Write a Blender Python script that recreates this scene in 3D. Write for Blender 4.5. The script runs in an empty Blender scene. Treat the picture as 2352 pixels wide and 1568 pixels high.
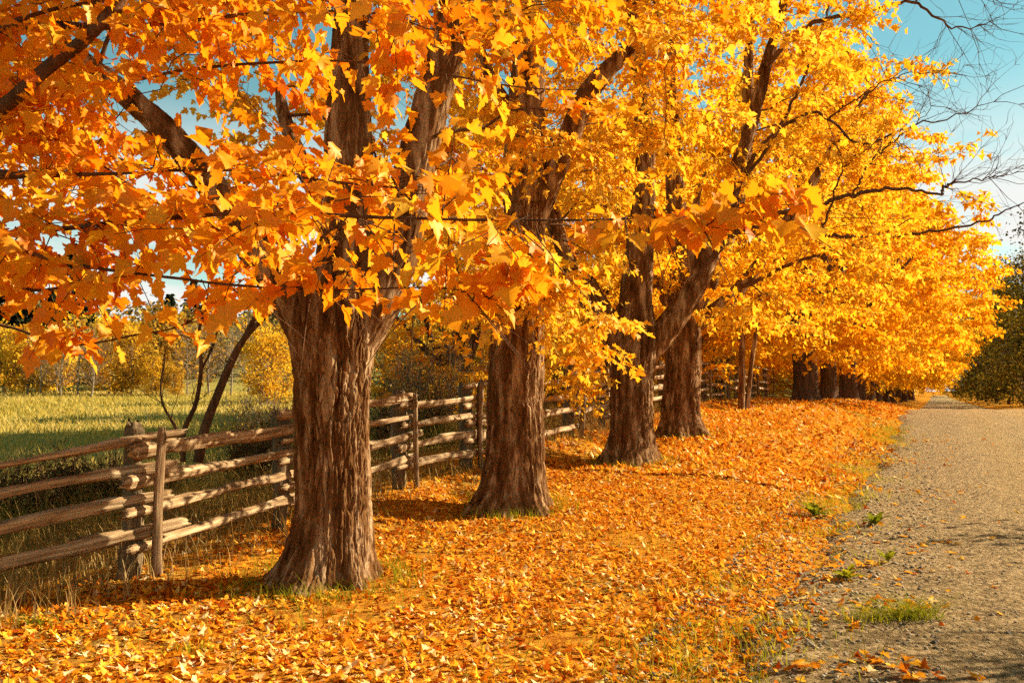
import bpy, math, random
import numpy as np
from mathutils import Vector

rng = np.random.default_rng(7)
random.seed(7)
sc = bpy.context.scene
COL = sc.collection

# ------------------------------------------------------------------ camera
CAMZ, FPX, CX, CY = 1.7, 910.0, 512.0, 341.0
PITCH = math.atan(57.0 / FPX)
cam_d = bpy.data.cameras.new('camera')
cam_d.sensor_width = 36.0
cam_d.lens = 36.0 * FPX / 1024.0
cam_d.clip_start, cam_d.clip_end = 0.05, 4000
cam = bpy.data.objects.new('camera', cam_d)
COL.objects.link(cam)
cam.location = (0, 0, CAMZ)
cam.rotation_euler = (math.pi / 2 + PITCH, 0, 0)
sc.camera = cam

# ------------------------------------------------------------------ sun, sky, exposure
SUN_AZ = math.atan2(0.945, 0.327)          # clockwise from +Y
SUN_EL = math.radians(28)
SUN = np.array([math.sin(SUN_AZ) * math.cos(SUN_EL), math.cos(SUN_AZ) * math.cos(SUN_EL), math.sin(SUN_EL)])
sl = bpy.data.lights.new('sun', 'SUN')
sl.energy, sl.angle, sl.color = 5.0, math.radians(0.53), (1.0, 0.87, 0.66)
so = bpy.data.objects.new('sun', sl)
COL.objects.link(so)
so.rotation_euler = Vector(tuple(-SUN)).to_track_quat('-Z', 'Y').to_euler()
so.location = (30, 15, 30)

world = bpy.data.worlds.new('World')
sc.world = world
world.use_nodes = True
wn, wl = world.node_tree.nodes, world.node_tree.links
wn.clear()
wout = wn.new('ShaderNodeOutputWorld')
wbg = wn.new('ShaderNodeBackground')
wbg.inputs['Strength'].default_value = 0.05
sky = wn.new('ShaderNodeTexSky')
sky.sky_type = 'NISHITA'
sky.sun_disc = False
sky.sun_elevation, sky.sun_rotation = SUN_EL, SUN_AZ
sky.air_density, sky.dust_density, sky.ozone_density = 1.0, 0.15, 1.6
tint = wn.new('ShaderNodeMix'); tint.data_type = 'RGBA'; tint.blend_type = 'MULTIPLY'
tint.inputs['Factor'].default_value = 1.0
tint.inputs['B'].default_value = (.90, 1.34, .96, 1)
wl.new(sky.outputs[0], tint.inputs['A'])
tc = wn.new('ShaderNodeTexCoord')
sep = wn.new('ShaderNodeSeparateXYZ'); wl.new(tc.outputs['Generated'], sep.inputs[0])
mp = wn.new('ShaderNodeMapping'); mp.inputs['Scale'].default_value = (1.0, 1.0, 3.2)
wl.new(tc.outputs['Generated'], mp.inputs['Vector'])
nz = wn.new('ShaderNodeTexNoise'); nz.inputs['Scale'].default_value = 3.1
nz.inputs['Detail'].default_value = 9; nz.inputs['Roughness'].default_value = 0.55
wl.new(mp.outputs[0], nz.inputs['Vector'])
cr = wn.new('ShaderNodeMapRange'); cr.interpolation_type = 'SMOOTHSTEP'
cr.inputs['From Min'].default_value, cr.inputs['From Max'].default_value = 0.33, 0.52
wl.new(nz.outputs[0], cr.inputs['Value'])
er = wn.new('ShaderNodeMapRange'); er.interpolation_type = 'SMOOTHSTEP'
er.inputs['From Min'].default_value, er.inputs['From Max'].default_value = 0.34, 0.17
wl.new(sep.outputs['Z'], er.inputs['Value'])
mu = wn.new('ShaderNodeMath'); mu.operation = 'MULTIPLY'
wl.new(cr.outputs[0], mu.inputs[0]); wl.new(er.outputs[0], mu.inputs[1])
cl = wn.new('ShaderNodeMix'); cl.data_type = 'RGBA'
cl.inputs['B'].default_value = (7.2, 7.1, 6.8, 1)
wl.new(mu.outputs[0], cl.inputs['Factor']); wl.new(tint.outputs['Result'], cl.inputs['A'])
wl.new(cl.outputs['Result'], wbg.inputs['Color']); wl.new(wbg.outputs[0], wout.inputs[0])

sc.view_settings.view_transform = 'Standard'
sc.view_settings.look = 'None'
sc.view_settings.gamma = 1.0
sc.view_settings.exposure = 1.4
cy = sc.cycles
cy.max_bounces, cy.diffuse_bounces, cy.glossy_bounces = 5, 4, 1
cy.use_light_tree = False
cy.transmission_bounces, cy.transparent_max_bounces = 4, 4
cy.caustics_reflective = cy.caustics_refractive = False
cy.sample_clamp_indirect = 6.0
cy.use_adaptive_sampling = True
cy.adaptive_threshold = 0.02
cy.use_denoising = False
try:
    cy.denoiser = 'OPENIMAGEDENOISE'
    cy.denoising_input_passes = 'RGB_ALBEDO_NORMAL'
except Exception:
    pass

# ------------------------------------------------------------------ pixel <-> place
K = 1024.0 / 2352.0
cP, sP = math.cos(PITCH), math.sin(PITCH)
def P(du, dv, Y):
    a = (du * K - CX) / FPX
    b = (CY - dv * K) / FPX
    d = np.array([a, cP - b * sP, sP + b * cP])
    return d * (Y / d[1]) + np.array([0, 0, CAMZ])
def proj(p):
    p = np.asarray(p, float) - np.array([0, 0, CAMZ])
    f = p[..., 1] * cP + p[..., 2] * sP
    u = -p[..., 1] * sP + p[..., 2] * cP
    f = np.where(np.abs(f) < 1e-6, 1e-6, f)
    du = (p[..., 0] / f * FPX + CX) / K
    dv = (CY - u / f * FPX) / K
    return du, dv, f
def in_frame(p, m=230):
    du, dv, f = proj(p)
    return (f > 0.3) & (du > -m) & (du < 2352 + m) & (dv > -m) & (dv < 1568 + m)

# ------------------------------------------------------------------ noise
def _h(i, j, k, s):
    i = i.astype(np.int64); j = j.astype(np.int64); k = k.astype(np.int64)
    h = (i * 374761393 + j * 668265263 + k * 2147483647 + s * 974634777) & 0xffffffff
    h = ((h ^ (h >> 13)) * 1274126177) & 0xffffffff
    h = ((h ^ (h >> 16)) * 2246822519) & 0xffffffff
    h = h ^ (h >> 15)
    return (h & 0xffff) / 32767.5 - 1.0
def vn(p, s=0):
    p = np.asarray(p, float)
    f = np.floor(p); t = p - f; t = t * t * (3 - 2 * t)
    x, y, z = f[..., 0], f[..., 1], f[..., 2]
    a, b, c = t[..., 0], t[..., 1], t[..., 2]
    def L(u, v, w): return u + (v - u) * w
    return L(L(L(_h(x, y, z, s), _h(x + 1, y, z, s), a), L(_h(x, y + 1, z, s), _h(x + 1, y + 1, z, s), a), b),
             L(L(_h(x, y, z + 1, s), _h(x + 1, y, z + 1, s), a), L(_h(x, y + 1, z + 1, s), _h(x + 1, y + 1, z + 1, s), a), b), c)
def n2(x, y, f, s=0):
    return vn(np.stack([np.asarray(x) * f, np.asarray(y) * f, np.full_like(np.asarray(x, float), 0.37)], -1), s)
def sstep(a, b, x):
    t = np.clip((x - a) / (b - a), 0, 1)
    return t * t * (3 - 2 * t)

# ------------------------------------------------------------------ terrain
TX, TY = 0.4209, 0.9071            # along the road
def sq(x, y): return x * TX + y * TY, x * TY - y * TX
def xy(s, q): return s * TX + q * TY, s * TY - q * TX
_S = np.arange(-80, 900, 0.5)
def _tab(pts, sig=2.2):
    a = np.array(pts, float)
    z = np.interp(_S, a[:, 0], a[:, 1])
    k = np.exp(-0.5 * (np.arange(-20, 21) * 0.5 / sig) ** 2); k /= k.sum()
    return np.convolve(np.pad(z, 20, mode='edge'), k, mode='valid')
_R = _tab([(-80, -1), (0, -.08), (5.8, 0), (12.8, .14), (22.8, .40), (30, .80), (38, 1.16), (46, 1.22), (57, 1.06), (80, .78), (105, .78), (160, 1.0), (300, 1.7), (900, 8)])
_V = _tab([(-80, -1), (0, -.12), (7, 0), (11.2, .2), (15.9, .58), (20.7, .84), (28.3, 1.38), (39.6, 1.6), (50, 1.55), (60, 1.4), (100, 1.15), (300, 2.0), (900, 8)], 1.6)
_F = _tab([(-80, 0), (5, .02), (6.2, .08), (11.2, .22), (17.7, .25), (30, .15), (60, 0), (900, 0)], 1.2)
def gz(x, y):
    x = np.asarray(x, float); y = np.asarray(y, float)
    s, q = sq(x, y)
    R = np.interp(s, _S, _R); V = np.interp(s, _S, _V); F = np.interp(s, _S, _F)
    qe = q + 0.25 * n2(x, y, 0.5, 3)
    w = 1 - sstep(-3.6, -1.2, qe)
    z = R + (V - R) * w + F * (1 - sstep(-6.6, -5.6, q))
    dip = (1 - sstep(-7.6, -6.9, q)) * (1 - sstep(3, 7.5, s))
    z = z - 0.34 * dip
    yf = np.maximum(y, -60)
    fz = -0.25 + np.maximum(yf - 8, 0) * 0.0335 + np.maximum(yf - 82, 0) * 0.06
    fz = np.where(yf < 8, -0.25, fz)
    wf = 1 - sstep(-15, -7.6, q)
    z = z * (1 - wf) + fz * wf
    wr = sstep(4.6, 6.2, q)
    z = z + wr * (0.15 + 0.012 * np.maximum(q - 6, 0))
    z = z + 0.02 * n2(x, y, 1.3, 5) + 0.008 * n2(x, y, 4.0, 6)
    return z
def road_z(s, q):
    R = np.interp(s, _S, _R)
    x, y = xy(s, q)
    qn = q + .35 * n2(x, y, .7, 71) + .18 * n2(x, y, 2.3, 72) + .12 * (1 - sstep(5, 10, s))
    e = sstep(-1.5, -0.85, qn) * (1 - sstep(4.1, 4.9, qn))
    rut = -0.03 * np.exp(-((q - 1.0) / .35) ** 2) - 0.035 * np.exp(-((q - 2.6) / .4) ** 2)
    return R - 0.10 + e * (0.10 + 0.03) + rut + 0.02 * n2(x, y, 1.3, 5) + 0.012 * n2(x, y, 3.1, 8) * e

# ------------------------------------------------------------------ mesh helpers
def build(name, V, F, mat, parent=None, tone=None, smooth=False, pattr=None, loc=None):
    V = np.ascontiguousarray(V, np.float32); F = np.ascontiguousarray(F, np.int32)
    me = bpy.data.meshes.new(name)
    n, k = F.shape
    me.vertices.add(len(V)); me.vertices.foreach_set('co', V.ravel())
    me.loops.add(n * k); me.loops.foreach_set('vertex_index', F.ravel())
    me.polygons.add(n)
    me.polygons.foreach_set('loop_start', np.arange(0, n * k, k, dtype=np.int32))
    me.polygons.foreach_set('loop_total', np.full(n, k, np.int32))
    if smooth: me.polygons.foreach_set('use_smooth', np.ones(n, bool))
    me.update(calc_edges=True)
    if tone is not None:
        a = me.attributes.new('tone', 'FLOAT', 'FACE'); a.data.foreach_set('value', np.ascontiguousarray(tone, np.float32))
    if pattr is not None:
        for nm, arr in pattr.items():
            a = me.attributes.new(nm, 'FLOAT', 'POINT'); a.data.foreach_set('value', np.ascontiguousarray(arr, np.float32))
    if mat: me.materials.append(mat)
    return link(name, me, parent, loc)
def link(name, me, parent=None, loc=None):
    o = bpy.data.objects.new(name, me)
    COL.objects.link(o)
    if parent is not None: o.parent = parent
    if loc is not None: o.location = loc
    return o
def tag(o, label=None, cat=None, group=None, kind=None):
    if label: o['label'] = label
    if cat: o['category'] = cat
    if group: o['group'] = group
    if kind: o['kind'] = kind
    return o
def thing(name, loc, label, cat, group=None):
    o = bpy.data.objects.new(name, None)
    o.empty_display_size = 0.2
    COL.objects.link(o); o.location = tuple(float(v) for v in loc)
    return tag(o, label, cat, group)

class Acc:
    def __init__(s): s.V, s.F, s.T, s.n = [], [], [], 0
    def add(s, V, F, T=None):
        if len(V) == 0: return
        s.V.append(V); s.F.append(F + s.n); s.n += len(V)
        if T is not None: s.T.append(T)
    def get(s):
        return np.concatenate(s.V), np.concatenate(s.F), (np.concatenate(s.T) if s.T else None)
    def __bool__(s): return s.n > 0

def catmull(pts, n):
    p = np.asarray(pts, float); m = len(p)
    if m == 2:
        t = np.linspace(0, 1, n)[:, None]; return p[0] * (1 - t) + p[1] * t
    q = np.vstack([2 * p[0] - p[1], p, 2 * p[-1] - p[-2]])
    u = np.linspace(0, m - 1, n); i = np.minimum(u.astype(int), m - 2); t = (u - i)[:, None]
    a, b, c, d = q[i], q[i + 1], q[i + 2], q[i + 3]
    return 0.5 * (2 * b + (c - a) * t + (2 * a - 5 * b + 4 * c - d) * t ** 2 + (3 * b - a - 3 * c + d) * t ** 3)
def norm(v): return v / np.maximum(np.linalg.norm(v, axis=-1, keepdims=True), 1e-9)

def multi_tube(Pts, R, sides):
    Kn, n, _ = Pts.shape
    T = norm(np.gradient(Pts, axis=1))
    ref = np.where(np.abs(T[:, :1, 2:3]) > 0.85, np.array([1.0, 0.1, 0]), np.array([0.05, 0.1, 1.0]))
    A = norm(np.cross(T, ref)); B = np.cross(T, A)
    th = np.arange(sides) * 2 * np.pi / sides
    V = Pts[:, :, None] + R[:, :, None, None] * (A[:, :, None] * np.cos(th)[:, None] + B[:, :, None] * np.sin(th)[:, None])
    idx = np.arange(Kn * n * sides).reshape(Kn, n, sides)
    a = idx[:, :-1]; b = idx[:, 1:]
    F = np.stack([a, np.roll(a, -1, 2), np.roll(b, -1, 2), b], -1).reshape(-1, 4)
    return V.reshape(-1, 3), F

def worley(p, s):
    c = np.floor(p).astype(np.int64); d1 = np.full(p.shape[:-1], 9.0); d2 = d1.copy(); hid = np.zeros(p.shape[:-1])
    for i in (-1, 0, 1):
        for j in (-1, 0, 1):
            for k in (-1, 0, 1):
                x, y, z = c[..., 0] + i, c[..., 1] + j, c[..., 2] + k
                h1 = _h(x, y, z, s)
                fx, fy, fz = x + .5 + .45 * h1, y + .5 + .45 * _h(x, y, z, s + 1), z + .5 + .45 * _h(x, y, z, s + 2)
                d = (p[..., 0] - fx) ** 2 + (p[..., 1] - fy) ** 2 + (p[..., 2] - fz) ** 2
                near = d < d1
                d2 = np.where(near, d1, np.minimum(d2, d)); hid = np.where(near, h1, hid); d1 = np.where(near, d, d1)
    return np.sqrt(d2) - np.sqrt(d1), hid
def bark_field(p, s, f=1.0):
    """long furrowed plates, each at its own depth, split by narrow cracks"""
    w = np.stack([vn(p * [2.2, 2.2, 1.4], s + 1), vn(p * [2.2, 2.2, 1.4] + 9, s + 2), 0 * p[..., 0]], -1) * 0.05
    w += np.stack([vn(p * [14, 14, 7.0], s + 7), vn(p * [14, 14, 7.0] + 9, s + 8), vn(p * [6, 6, 6], s + 12) * 4], -1) * 0.012
    p2 = p + w
    e, hid = worley(p2 * np.array([17, 17, 2.6]) * f, s + 30)
    e2, hid2 = worley(p2 * np.array([36, 36, 7.5]) * f + 3, s + 40)
    a = np.abs(vn(p2 * np.array([12, 12, .9]) * f, s + 3))
    c = vn(p2 * np.array([70, 70, 22]) * f, s + 5)
    g = vn(p * np.array([6, 6, 1.0]) * f, s + 6)
    return 0.50 * np.clip(e * 4.5, 0, 1) ** .7 + .20 * hid + 0.20 * np.clip(e2 * 4, 0, 1) + .10 * hid2 + 0.30 * np.clip(a * 5, 0, 1) + 0.09 * c + 0.2 * g - 0.85

def bark_tube(pts, rads, nth, nz, seed, amp=0.03, flare=None, freq=1.0):
    C = catmull(pts, nz)
    tr = np.linspace(0, 1, len(rads)); r = np.interp(np.linspace(0, 1, nz), tr, rads)
    L = np.concatenate([[0], np.cumsum(np.linalg.norm(np.diff(C, axis=0), axis=1))])
    T = norm(np.gradient(C, axis=0))
    A = np.zeros_like(C); a = np.cross(T[0], [0.0, 1.0, 0.05]); a /= np.linalg.norm(a)
    for i in range(nz):
        a = a - T[i] * np.dot(a, T[i]); a /= np.linalg.norm(a); A[i] = a
    B = np.cross(T, A)
    th = np.arange(nth) * 2 * np.pi / nth
    r0 = max(np.mean(r), .03)
    cyl = np.stack([np.broadcast_to(np.cos(th) * r0, (nz, nth)), np.broadcast_to(np.sin(th) * r0, (nz, nth)), np.broadcast_to(L[:, None], (nz, nth))], -1) + seed * 3.1
    d = bark_field(cyl, seed, freq)
    rr = np.broadcast_to(r[:, None], (nz, nth)).copy()
    rr *= 1 + 0.05 * vn(cyl * [2.5, 2.5, 1.0], seed + 11)
    if flare:
        fa, fh, lob = flare
        ang = th[None] + 0.25 * L[:, None]
        lobes = sum(np.maximum(0, np.cos(ang - ph)) ** pw * am for ph, pw, am in lob)
        rr *= 1 + fa * np.exp(-L[:, None] / fh) * (0.35 + lobes)
        rr *= 1 + 0.10 * np.exp(-L[:, None] / 1.2) * (lobes - .4)
    rr = rr + amp * d
    V = C[:, None] + rr[..., None] * (A[:, None] * np.cos(th)[None, :, None] + B[:, None] * np.sin(th)[None, :, None])
    idx = np.arange(nz * nth).reshape(nz, nth)
    x, y = idx[:-1], idx[1:]
    F = np.stack([x, np.roll(x, -1, 1), np.roll(y, -1, 1), y], -1).reshape(-1, 4)
    # tip cap
    V = np.vstack([V.reshape(-1, 3), C[-1] + T[-1] * r[-1] * .3])
    top = idx[-1]; apex = nz * nth
    cap = np.stack([top, np.roll(top, -1), np.full(nth, apex), np.full(nth, apex)], -1)
    F = np.vstack([F, cap[:, [0, 1, 2, 2]]])[:-nth] if False else F
    return V[:-1], F

# maple leaf outlines -------------------------------------------------
def _full(half): return np.array(half + [(-x, y) for x, y in half[-2:0:-1]], float)
_o0 = _full([(0, 0), (.17, -.08), (.34, -.05), (.27, .08), (.40, .15), (.53, .28), (.43, .34), (.41, .46), (.24, .41), (.27, .59), (.14, .68), (0, .92)])
_o1 = _full([(0, 0), (.34, -.05), (.29, .1), (.57, .28), (.22, .40), (.24, .62), (0, .97)])
_o2 = _full([(0, 0), (.54, .24), (.25, .42), (0, .97)])
_o3 = np.array([(0, 0), (.45, .38), (0, .95), (-.45, .38)], float)
def _fan(o):
    n = len(o); c = np.array([[0, .27]]); v = np.vstack([c, o])
    return v, np.array([(0, 1 + i, 1 + (i + 1) % n) for i in range(n)])
LEAF = [_fan(_o0), _fan(_o1),
        (_o2, np.array([(0, 1, 2), (0, 2, 3), (0, 3, 4), (0, 4, 5)])),
        (_o3, np.array([(0, 1, 2), (0, 2, 3)]))]
def leaves(lod, pos, tip, nor, size, tone, fold=None, bend=None, curlscale=1.0):
    N = len(pos)
    if N == 0: return np.zeros((0, 3)), np.zeros((0, 3), int), np.zeros(0)
    o, f = LEAF[lod]
    tip = norm(tip); nor = norm(nor - tip * np.sum(nor * tip, -1, keepdims=True)); side = np.cross(tip, nor)
    if fold is None: fold = rng.uniform(-.15, .6, N) * curlscale
    if bend is None: bend = rng.uniform(-.1, .55, N) * curlscale
    wav = rng.uniform(-.18, .18, N) * curlscale; ph = rng.uniform(0, 6.3, N)
    x, y = o[:, 0][None], o[:, 1][None]
    z = fold[:, None] * np.abs(x) - bend[:, None] * y * y + wav[:, None] * np.sin(5 * (x + y) + ph[:, None]) * (np.abs(x) + .2)
    sx = rng.uniform(.85, 1.12, N)[:, None]
    V = pos[:, None] + size[:, None, None] * ((x * sx)[..., None] * side[:, None] + y[..., None] * tip[:, None] + z[..., None] * nor[:, None])
    F = f[None] + (np.arange(N) * len(o))[:, None, None]
    return V.reshape(-1, 3), F.reshape(-1, 3), np.repeat(tone, len(f))

# ------------------------------------------------------------------ materials
def mat(name):
    m = bpy.data.materials.new(name); m.use_nodes = True
    n = m.node_tree.nodes; n.clear()
    return m, n, m.node_tree.links
def ramp(n, l, src, stops):
    r = n.new('ShaderNodeValToRGB'); e = r.color_ramp.elements
    while len(e) < len(stops): e.new(0.5)
    for i, (p, c) in enumerate(stops): e[i].position = p; e[i].color = (*c, 1)
    l.new(src, r.inputs[0]); return r.outputs[0]
def attr(n, name):
    a = n.new('ShaderNodeAttribute'); a.attribute_name = name; return a.outputs['Fac']
def noise(n, l, scale, detail=4, vec=None, rough=.55):
    t = n.new('ShaderNodeTexNoise'); t.inputs['Scale'].default_value = scale; t.inputs['Detail'].default_value = detail
    t.inputs['Roughness'].default_value = rough
    if vec is not None: l.new(vec, t.inputs['Vector'])
    return t.outputs[0]
def mixc(n, l, fac, a, b, mode='MIX'):
    m = n.new('ShaderNodeMix'); m.data_type = 'RGBA'; m.blend_type = mode
    for s, v in (('Factor', fac), ('A', a), ('B', b)):
        if isinstance(v, (int, float)): m.inputs[s].default_value = v
        elif isinstance(v, tuple): m.inputs[s].default_value = (*v, 1)
        else: l.new(v, m.inputs[s])
    return m.outputs['Result']
def math_(n, l, op, a, b=0.0):
    m = n.new('ShaderNodeMath'); m.operation = op
    for i, v in enumerate((a, b)):
        if isinstance(v, (int, float)): m.inputs[i].default_value = v
        else: l.new(v, m.inputs[i])
    return m.outputs[0]
def texco(n, which='Object'):
    return n.new('ShaderNodeTexCoord').outputs[which]
def mapping(n, l, src, scale):
    m = n.new('ShaderNodeMapping'); m.inputs['Scale'].default_value = scale; l.new(src, m.inputs[0]); return m.outputs[0]
def bump(n, l, h, strength=.5, dist=.02):
    b = n.new('ShaderNodeBump'); b.inputs['Strength'].default_value = strength; b.inputs['Distance'].default_value = dist
    l.new(h, b.inputs['Height']); return b.outputs[0]

def leaf_mat(name, stops, trans=0.45, gloss=0.02, tcol=(1.0, .82, .6), spots=False, dim=.70):
    stops = [(p, tuple(v * dim for v in c)) for p, c in stops]
    m, n, l = mat(name)
    t = attr(n, 'tone')
    c = ramp(n, l, t, stops)
    if spots:
      sp = noise(n, l, 22, 2, texco(n))
      c = mixc(n, l, math_(n, l, 'MULTIPLY', sp, .2), c, (.24, .06, .008))
    d = n.new('ShaderNodeBsdfDiffuse'); l.new(c, d.inputs[0])
    tr = n.new('ShaderNodeBsdfTranslucent'); l.new(mixc(n, l, 1.0, c, tcol, 'MULTIPLY'), tr.inputs[0])
    mx = n.new('ShaderNodeMixShader'); mx.inputs[0].default_value = trans
    l.new(d.outputs[0], mx.inputs[1]); l.new(tr.outputs[0], mx.inputs[2])
    if not spots:
        o = n.new('ShaderNodeOutputMaterial'); l.new(mx.outputs[0], o.inputs[0]); return m
    g = n.new('ShaderNodeBsdfGlossy'); g.inputs['Roughness'].default_value = .42
    g.inputs[0].default_value = (1, .85, .6, 1)
    m2 = n.new('ShaderNodeMixShader'); m2.inputs[0].default_value = gloss
    l.new(mx.outputs[0], m2.inputs[1]); l.new(g.outputs[0], m2.inputs[2])
    o = n.new('ShaderNodeOutputMaterial'); l.new(m2.outputs[0], o.inputs[0])
    return m
M = {}
M['leaf'] = leaf_mat('maple_leaf', [(0, (.66, .13, .006)), (.25, (.84, .26, .008)), (.5, (.90, .39, .012)), (.75, (.91, .53, .025)), (1, (.94, .68, .09))], .55, .015, (1.0, .78, .45), spots=True, dim=.95)
M['litter'] = leaf_mat('fallen_leaf', [(0, (.40, .07, .006)), (.2, (.76, .23, .010)), (.5, (.90, .41, .022)), (.75, (.92, .54, .07)), (1, (.95, .73, .34))], .28, .02, dim=.92)
M['olive'] = leaf_mat('olive_leaf', [(0, (.035, .036, .010)), (.45, (.12, .095, .020)), (.75, (.30, .20, .025)), (1, (.64, .38, .03))], .35, .03, (1, 1, .7))
M['gold'] = leaf_mat('golden_leaf', [(0, (.26, .14, .03)), (.4, (.48, .28, .04)), (.7, (.80, .48, .03)), (1, (.92, .62, .05))], .45, .02, dim=.95)
M['needle'] = leaf_mat('spruce_needle', [(0, (.020, .030, .015)), (1, (.07, .085, .035))], .2, .03, (1, 1, .7))
M['brush'] = leaf_mat('brush_leaf', [(0, (.10, .07, .03)), (.5, (.26, .20, .06)), (1, (.50, .38, .09))], .35, .02, dim=.95)
M['dry'] = leaf_mat('dry_grass_blade', [(0, (.14, .15, .02)), (.3, (.30, .22, .05)), (.6, (.42, .24, .06)), (1, (.62, .42, .17))], .3, .02, (1, .9, .6), dim=.75)
M['weed'] = leaf_mat('weed_leaf', [(0, (.13, .16, .012)), (.3, (.32, .31, .022)), (.6, (.55, .45, .03)), (1, (.70, .54, .10))], .4, .03, (1, 1, .5), dim=.85)
M['grass'] = leaf_mat('grass_blade', [(0, (.10, .12, .015)), (.3, (.37, .27, .035)), (.6, (.60, .42, .085)), (1, (.72, .52, .20))], .35, .03, (1, 1, .7), dim=.92)

def bark_mat(name, c1, c2, c3, scale=1.0):
    m, n, l = mat(name)
    co = texco(n)
    v = mapping(n, l, co, (9 * scale, 9 * scale, 1.6 * scale))
    a = noise(n, l, 1.0, 6, v, .65)
    b = noise(n, l, 1.7 * scale, 3, co)
    col = ramp(n, l, a, [(.34, c1), (.5, c2), (.64, c3)])
    col = mixc(n, l, math_(n, l, 'MULTIPLY', b, .3), col, c1)
    h = noise(n, l, 1.0, 5, mapping(n, l, co, (60 * scale, 60 * scale, 9 * scale)), .7)
    p = n.new('ShaderNodeBsdfPrincipled'); l.new(col, p.inputs['Base Color']); p.inputs['Roughness'].default_value = .9
    p.inputs['Specular IOR Level'].default_value = .02
    l.new(bump(n, l, h, 1.0, .010), p.inputs['Normal'])
    o = n.new('ShaderNodeOutputMaterial'); l.new(p.outputs[0], o.inputs[0])
    return m
M['bark'] = bark_mat('maple_bark', (.055, .019, .005), (.18, .082, .027), (.46, .30, .155))
M['twig'] = bark_mat('twig_bark', (.075, .036, .018), (.13, .066, .032), (.20, .11, .055), 2)
M['grey_twig'] = bark_mat('grey_twig_bark', (.17, .12, .075), (.28, .21, .14), (.40, .31, .21), 2)
M['dark_bark'] = bark_mat('dark_bark', (.06, .035, .02), (.11, .065, .035), (.17, .10, .055))

def wood_mat(name, c1, c2, c3):
    m, n, l = mat(name)
    co = texco(n)
    v = mapping(n, l, co, (1.6, 26, 26))
    a = noise(n, l, 1.0, 6, v, .65)
    b = noise(n, l, 2.3, 3, co)
    col = ramp(n, l, a, [(.36, c1), (.5, c2), (.64, c3)])
    col = mixc(n, l, math_(n, l, 'MULTIPLY', b, .35), col, c1)
    h = noise(n, l, 1.0, 4, mapping(n, l, co, (5, 110, 110)), .6)
    p = n.new('ShaderNodeBsdfPrincipled'); l.new(col, p.inputs['Base Color']); p.inputs['Roughness'].default_value = .85
    p.inputs['Specular IOR Level'].default_value = .25
    l.new(bump(n, l, h, 1.0, .012), p.inputs['Normal'])
    o = n.new('ShaderNodeOutputMaterial'); l.new(p.outputs[0], o.inputs[0])
    return m
M['rail'] = wood_mat('weathered_rail', (.15, .075, .026), (.40, .25, .11), (.66, .48, .26))
M['post'] = wood_mat('weathered_post', (.09, .055, .022), (.17, .11, .048), (.28, .19, .09))
M['stake'] = wood_mat('weathered_stake', (.12, .058, .022), (.22, .125, .05), (.36, .23, .11))

# ground
m, n, l = mat('ground_cover'); co = texco(n)
z = attr(n, 'zone')
na = noise(n, l, 9, 8, co, .7); nb = noise(n, l, .35, 4, co); nc = noise(n, l, 45, 4, co, .7)
verge = ramp(n, l, na, [(.28, (.20, .05, .010)), (.45, (.56, .18, .018)), (.6, (.80, .36, .035)), (.75, (.84, .50, .12))])
verge = mixc(n, l, ramp(n, l, nb, [(.50, (0, 0, 0)), (.68, (1, 1, 1))]), verge, (.27, .22, .045))
field = ramp(n, l, nc, [(.25, (.20, .16, .035)), (.5, (.40, .32, .075)), (.75, (.54, .42, .13))])
field = mixc(n, l, nb, field, (.45, .37, .09))
col = mixc(n, l, z, verge, field)
col = mixc(n, l, 1.0, col, (.72, .70, .68), 'MULTIPLY')
p = n.new('ShaderNodeBsdfPrincipled'); l.new(col, p.inputs['Base Color']); p.inputs['Roughness'].default_value = .95
p.inputs['Specular IOR Level'].default_value = 0
l.new(bump(n, l, na, 1.0, .05), p.inputs['Normal'])
o = n.new('ShaderNodeOutputMaterial'); l.new(p.outputs[0], o.inputs[0]); M['ground'] = m
# gravel road
m, n, l = mat('gravel_road'); co = texco(n)
q_ = attr(n, 'across')
vo = n.new('ShaderNodeTexVoronoi'); vo.inputs['Scale'].default_value = 24; l.new(co, vo.inputs['Vector'])
na = noise(n, l, 26, 8, co, .75); nb = noise(n, l, .5, 5, co); ns = noise(n, l, 1.1, 5, mapping(n, l, co, (1, 1, 1)))
stone = mixc(n, l, .55, ramp(n, l, na, [(.3, (.07, .045, .02)), (.5, (.36, .25, .115)), (.7, (.62, .47, .26))]), ramp(n, l, vo.outputs['Color'], [(.15, (.07, .045, .02)), (.5, (.34, .235, .105)), (.85, (.70, .53, .30))]), 'MIX')
fines = ramp(n, l, na, [(.3, (.30, .195, .075)), (.5, (.54, .375, .155)), (.7, (.66, .475, .22))])
trk = n.new('ShaderNodeValToRGB'); e = trk.color_ramp.elements
for _ in range(4): e.new(.5)
for i, (pp, vv) in enumerate([(0, 0), (.34, .0), (.46, .55), (.56, .12), (.70, .85), (1, .3)]): e[i].position = pp; e[i].color = (vv, vv, vv, 1)
l.new(math_(n, l, 'ADD', q_, math_(n, l, 'MULTIPLY', math_(n, l, 'SUBTRACT', nb, .5), .22)), trk.inputs[0])
col = mixc(n, l, trk.outputs[0], stone, fines)
col = mixc(n, l, 1.0, col, (.82, .74, .64), 'MULTIPLY')
p = n.new('ShaderNodeBsdfPrincipled'); l.new(col, p.inputs['Base Color']); p.inputs['Roughness'].default_value = .95
p.inputs['Specular IOR Level'].default_value = .05
hh = math_(n, l, 'ADD', math_(n, l, 'MULTIPLY', vo.outputs['Distance'], -.7), na)
l.new(bump(n, l, hh, 1.0, .045), p.inputs['Normal'])
o = n.new('ShaderNodeOutputMaterial'); l.new(p.outputs[0], o.inputs[0]); M['road'] = m
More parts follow.
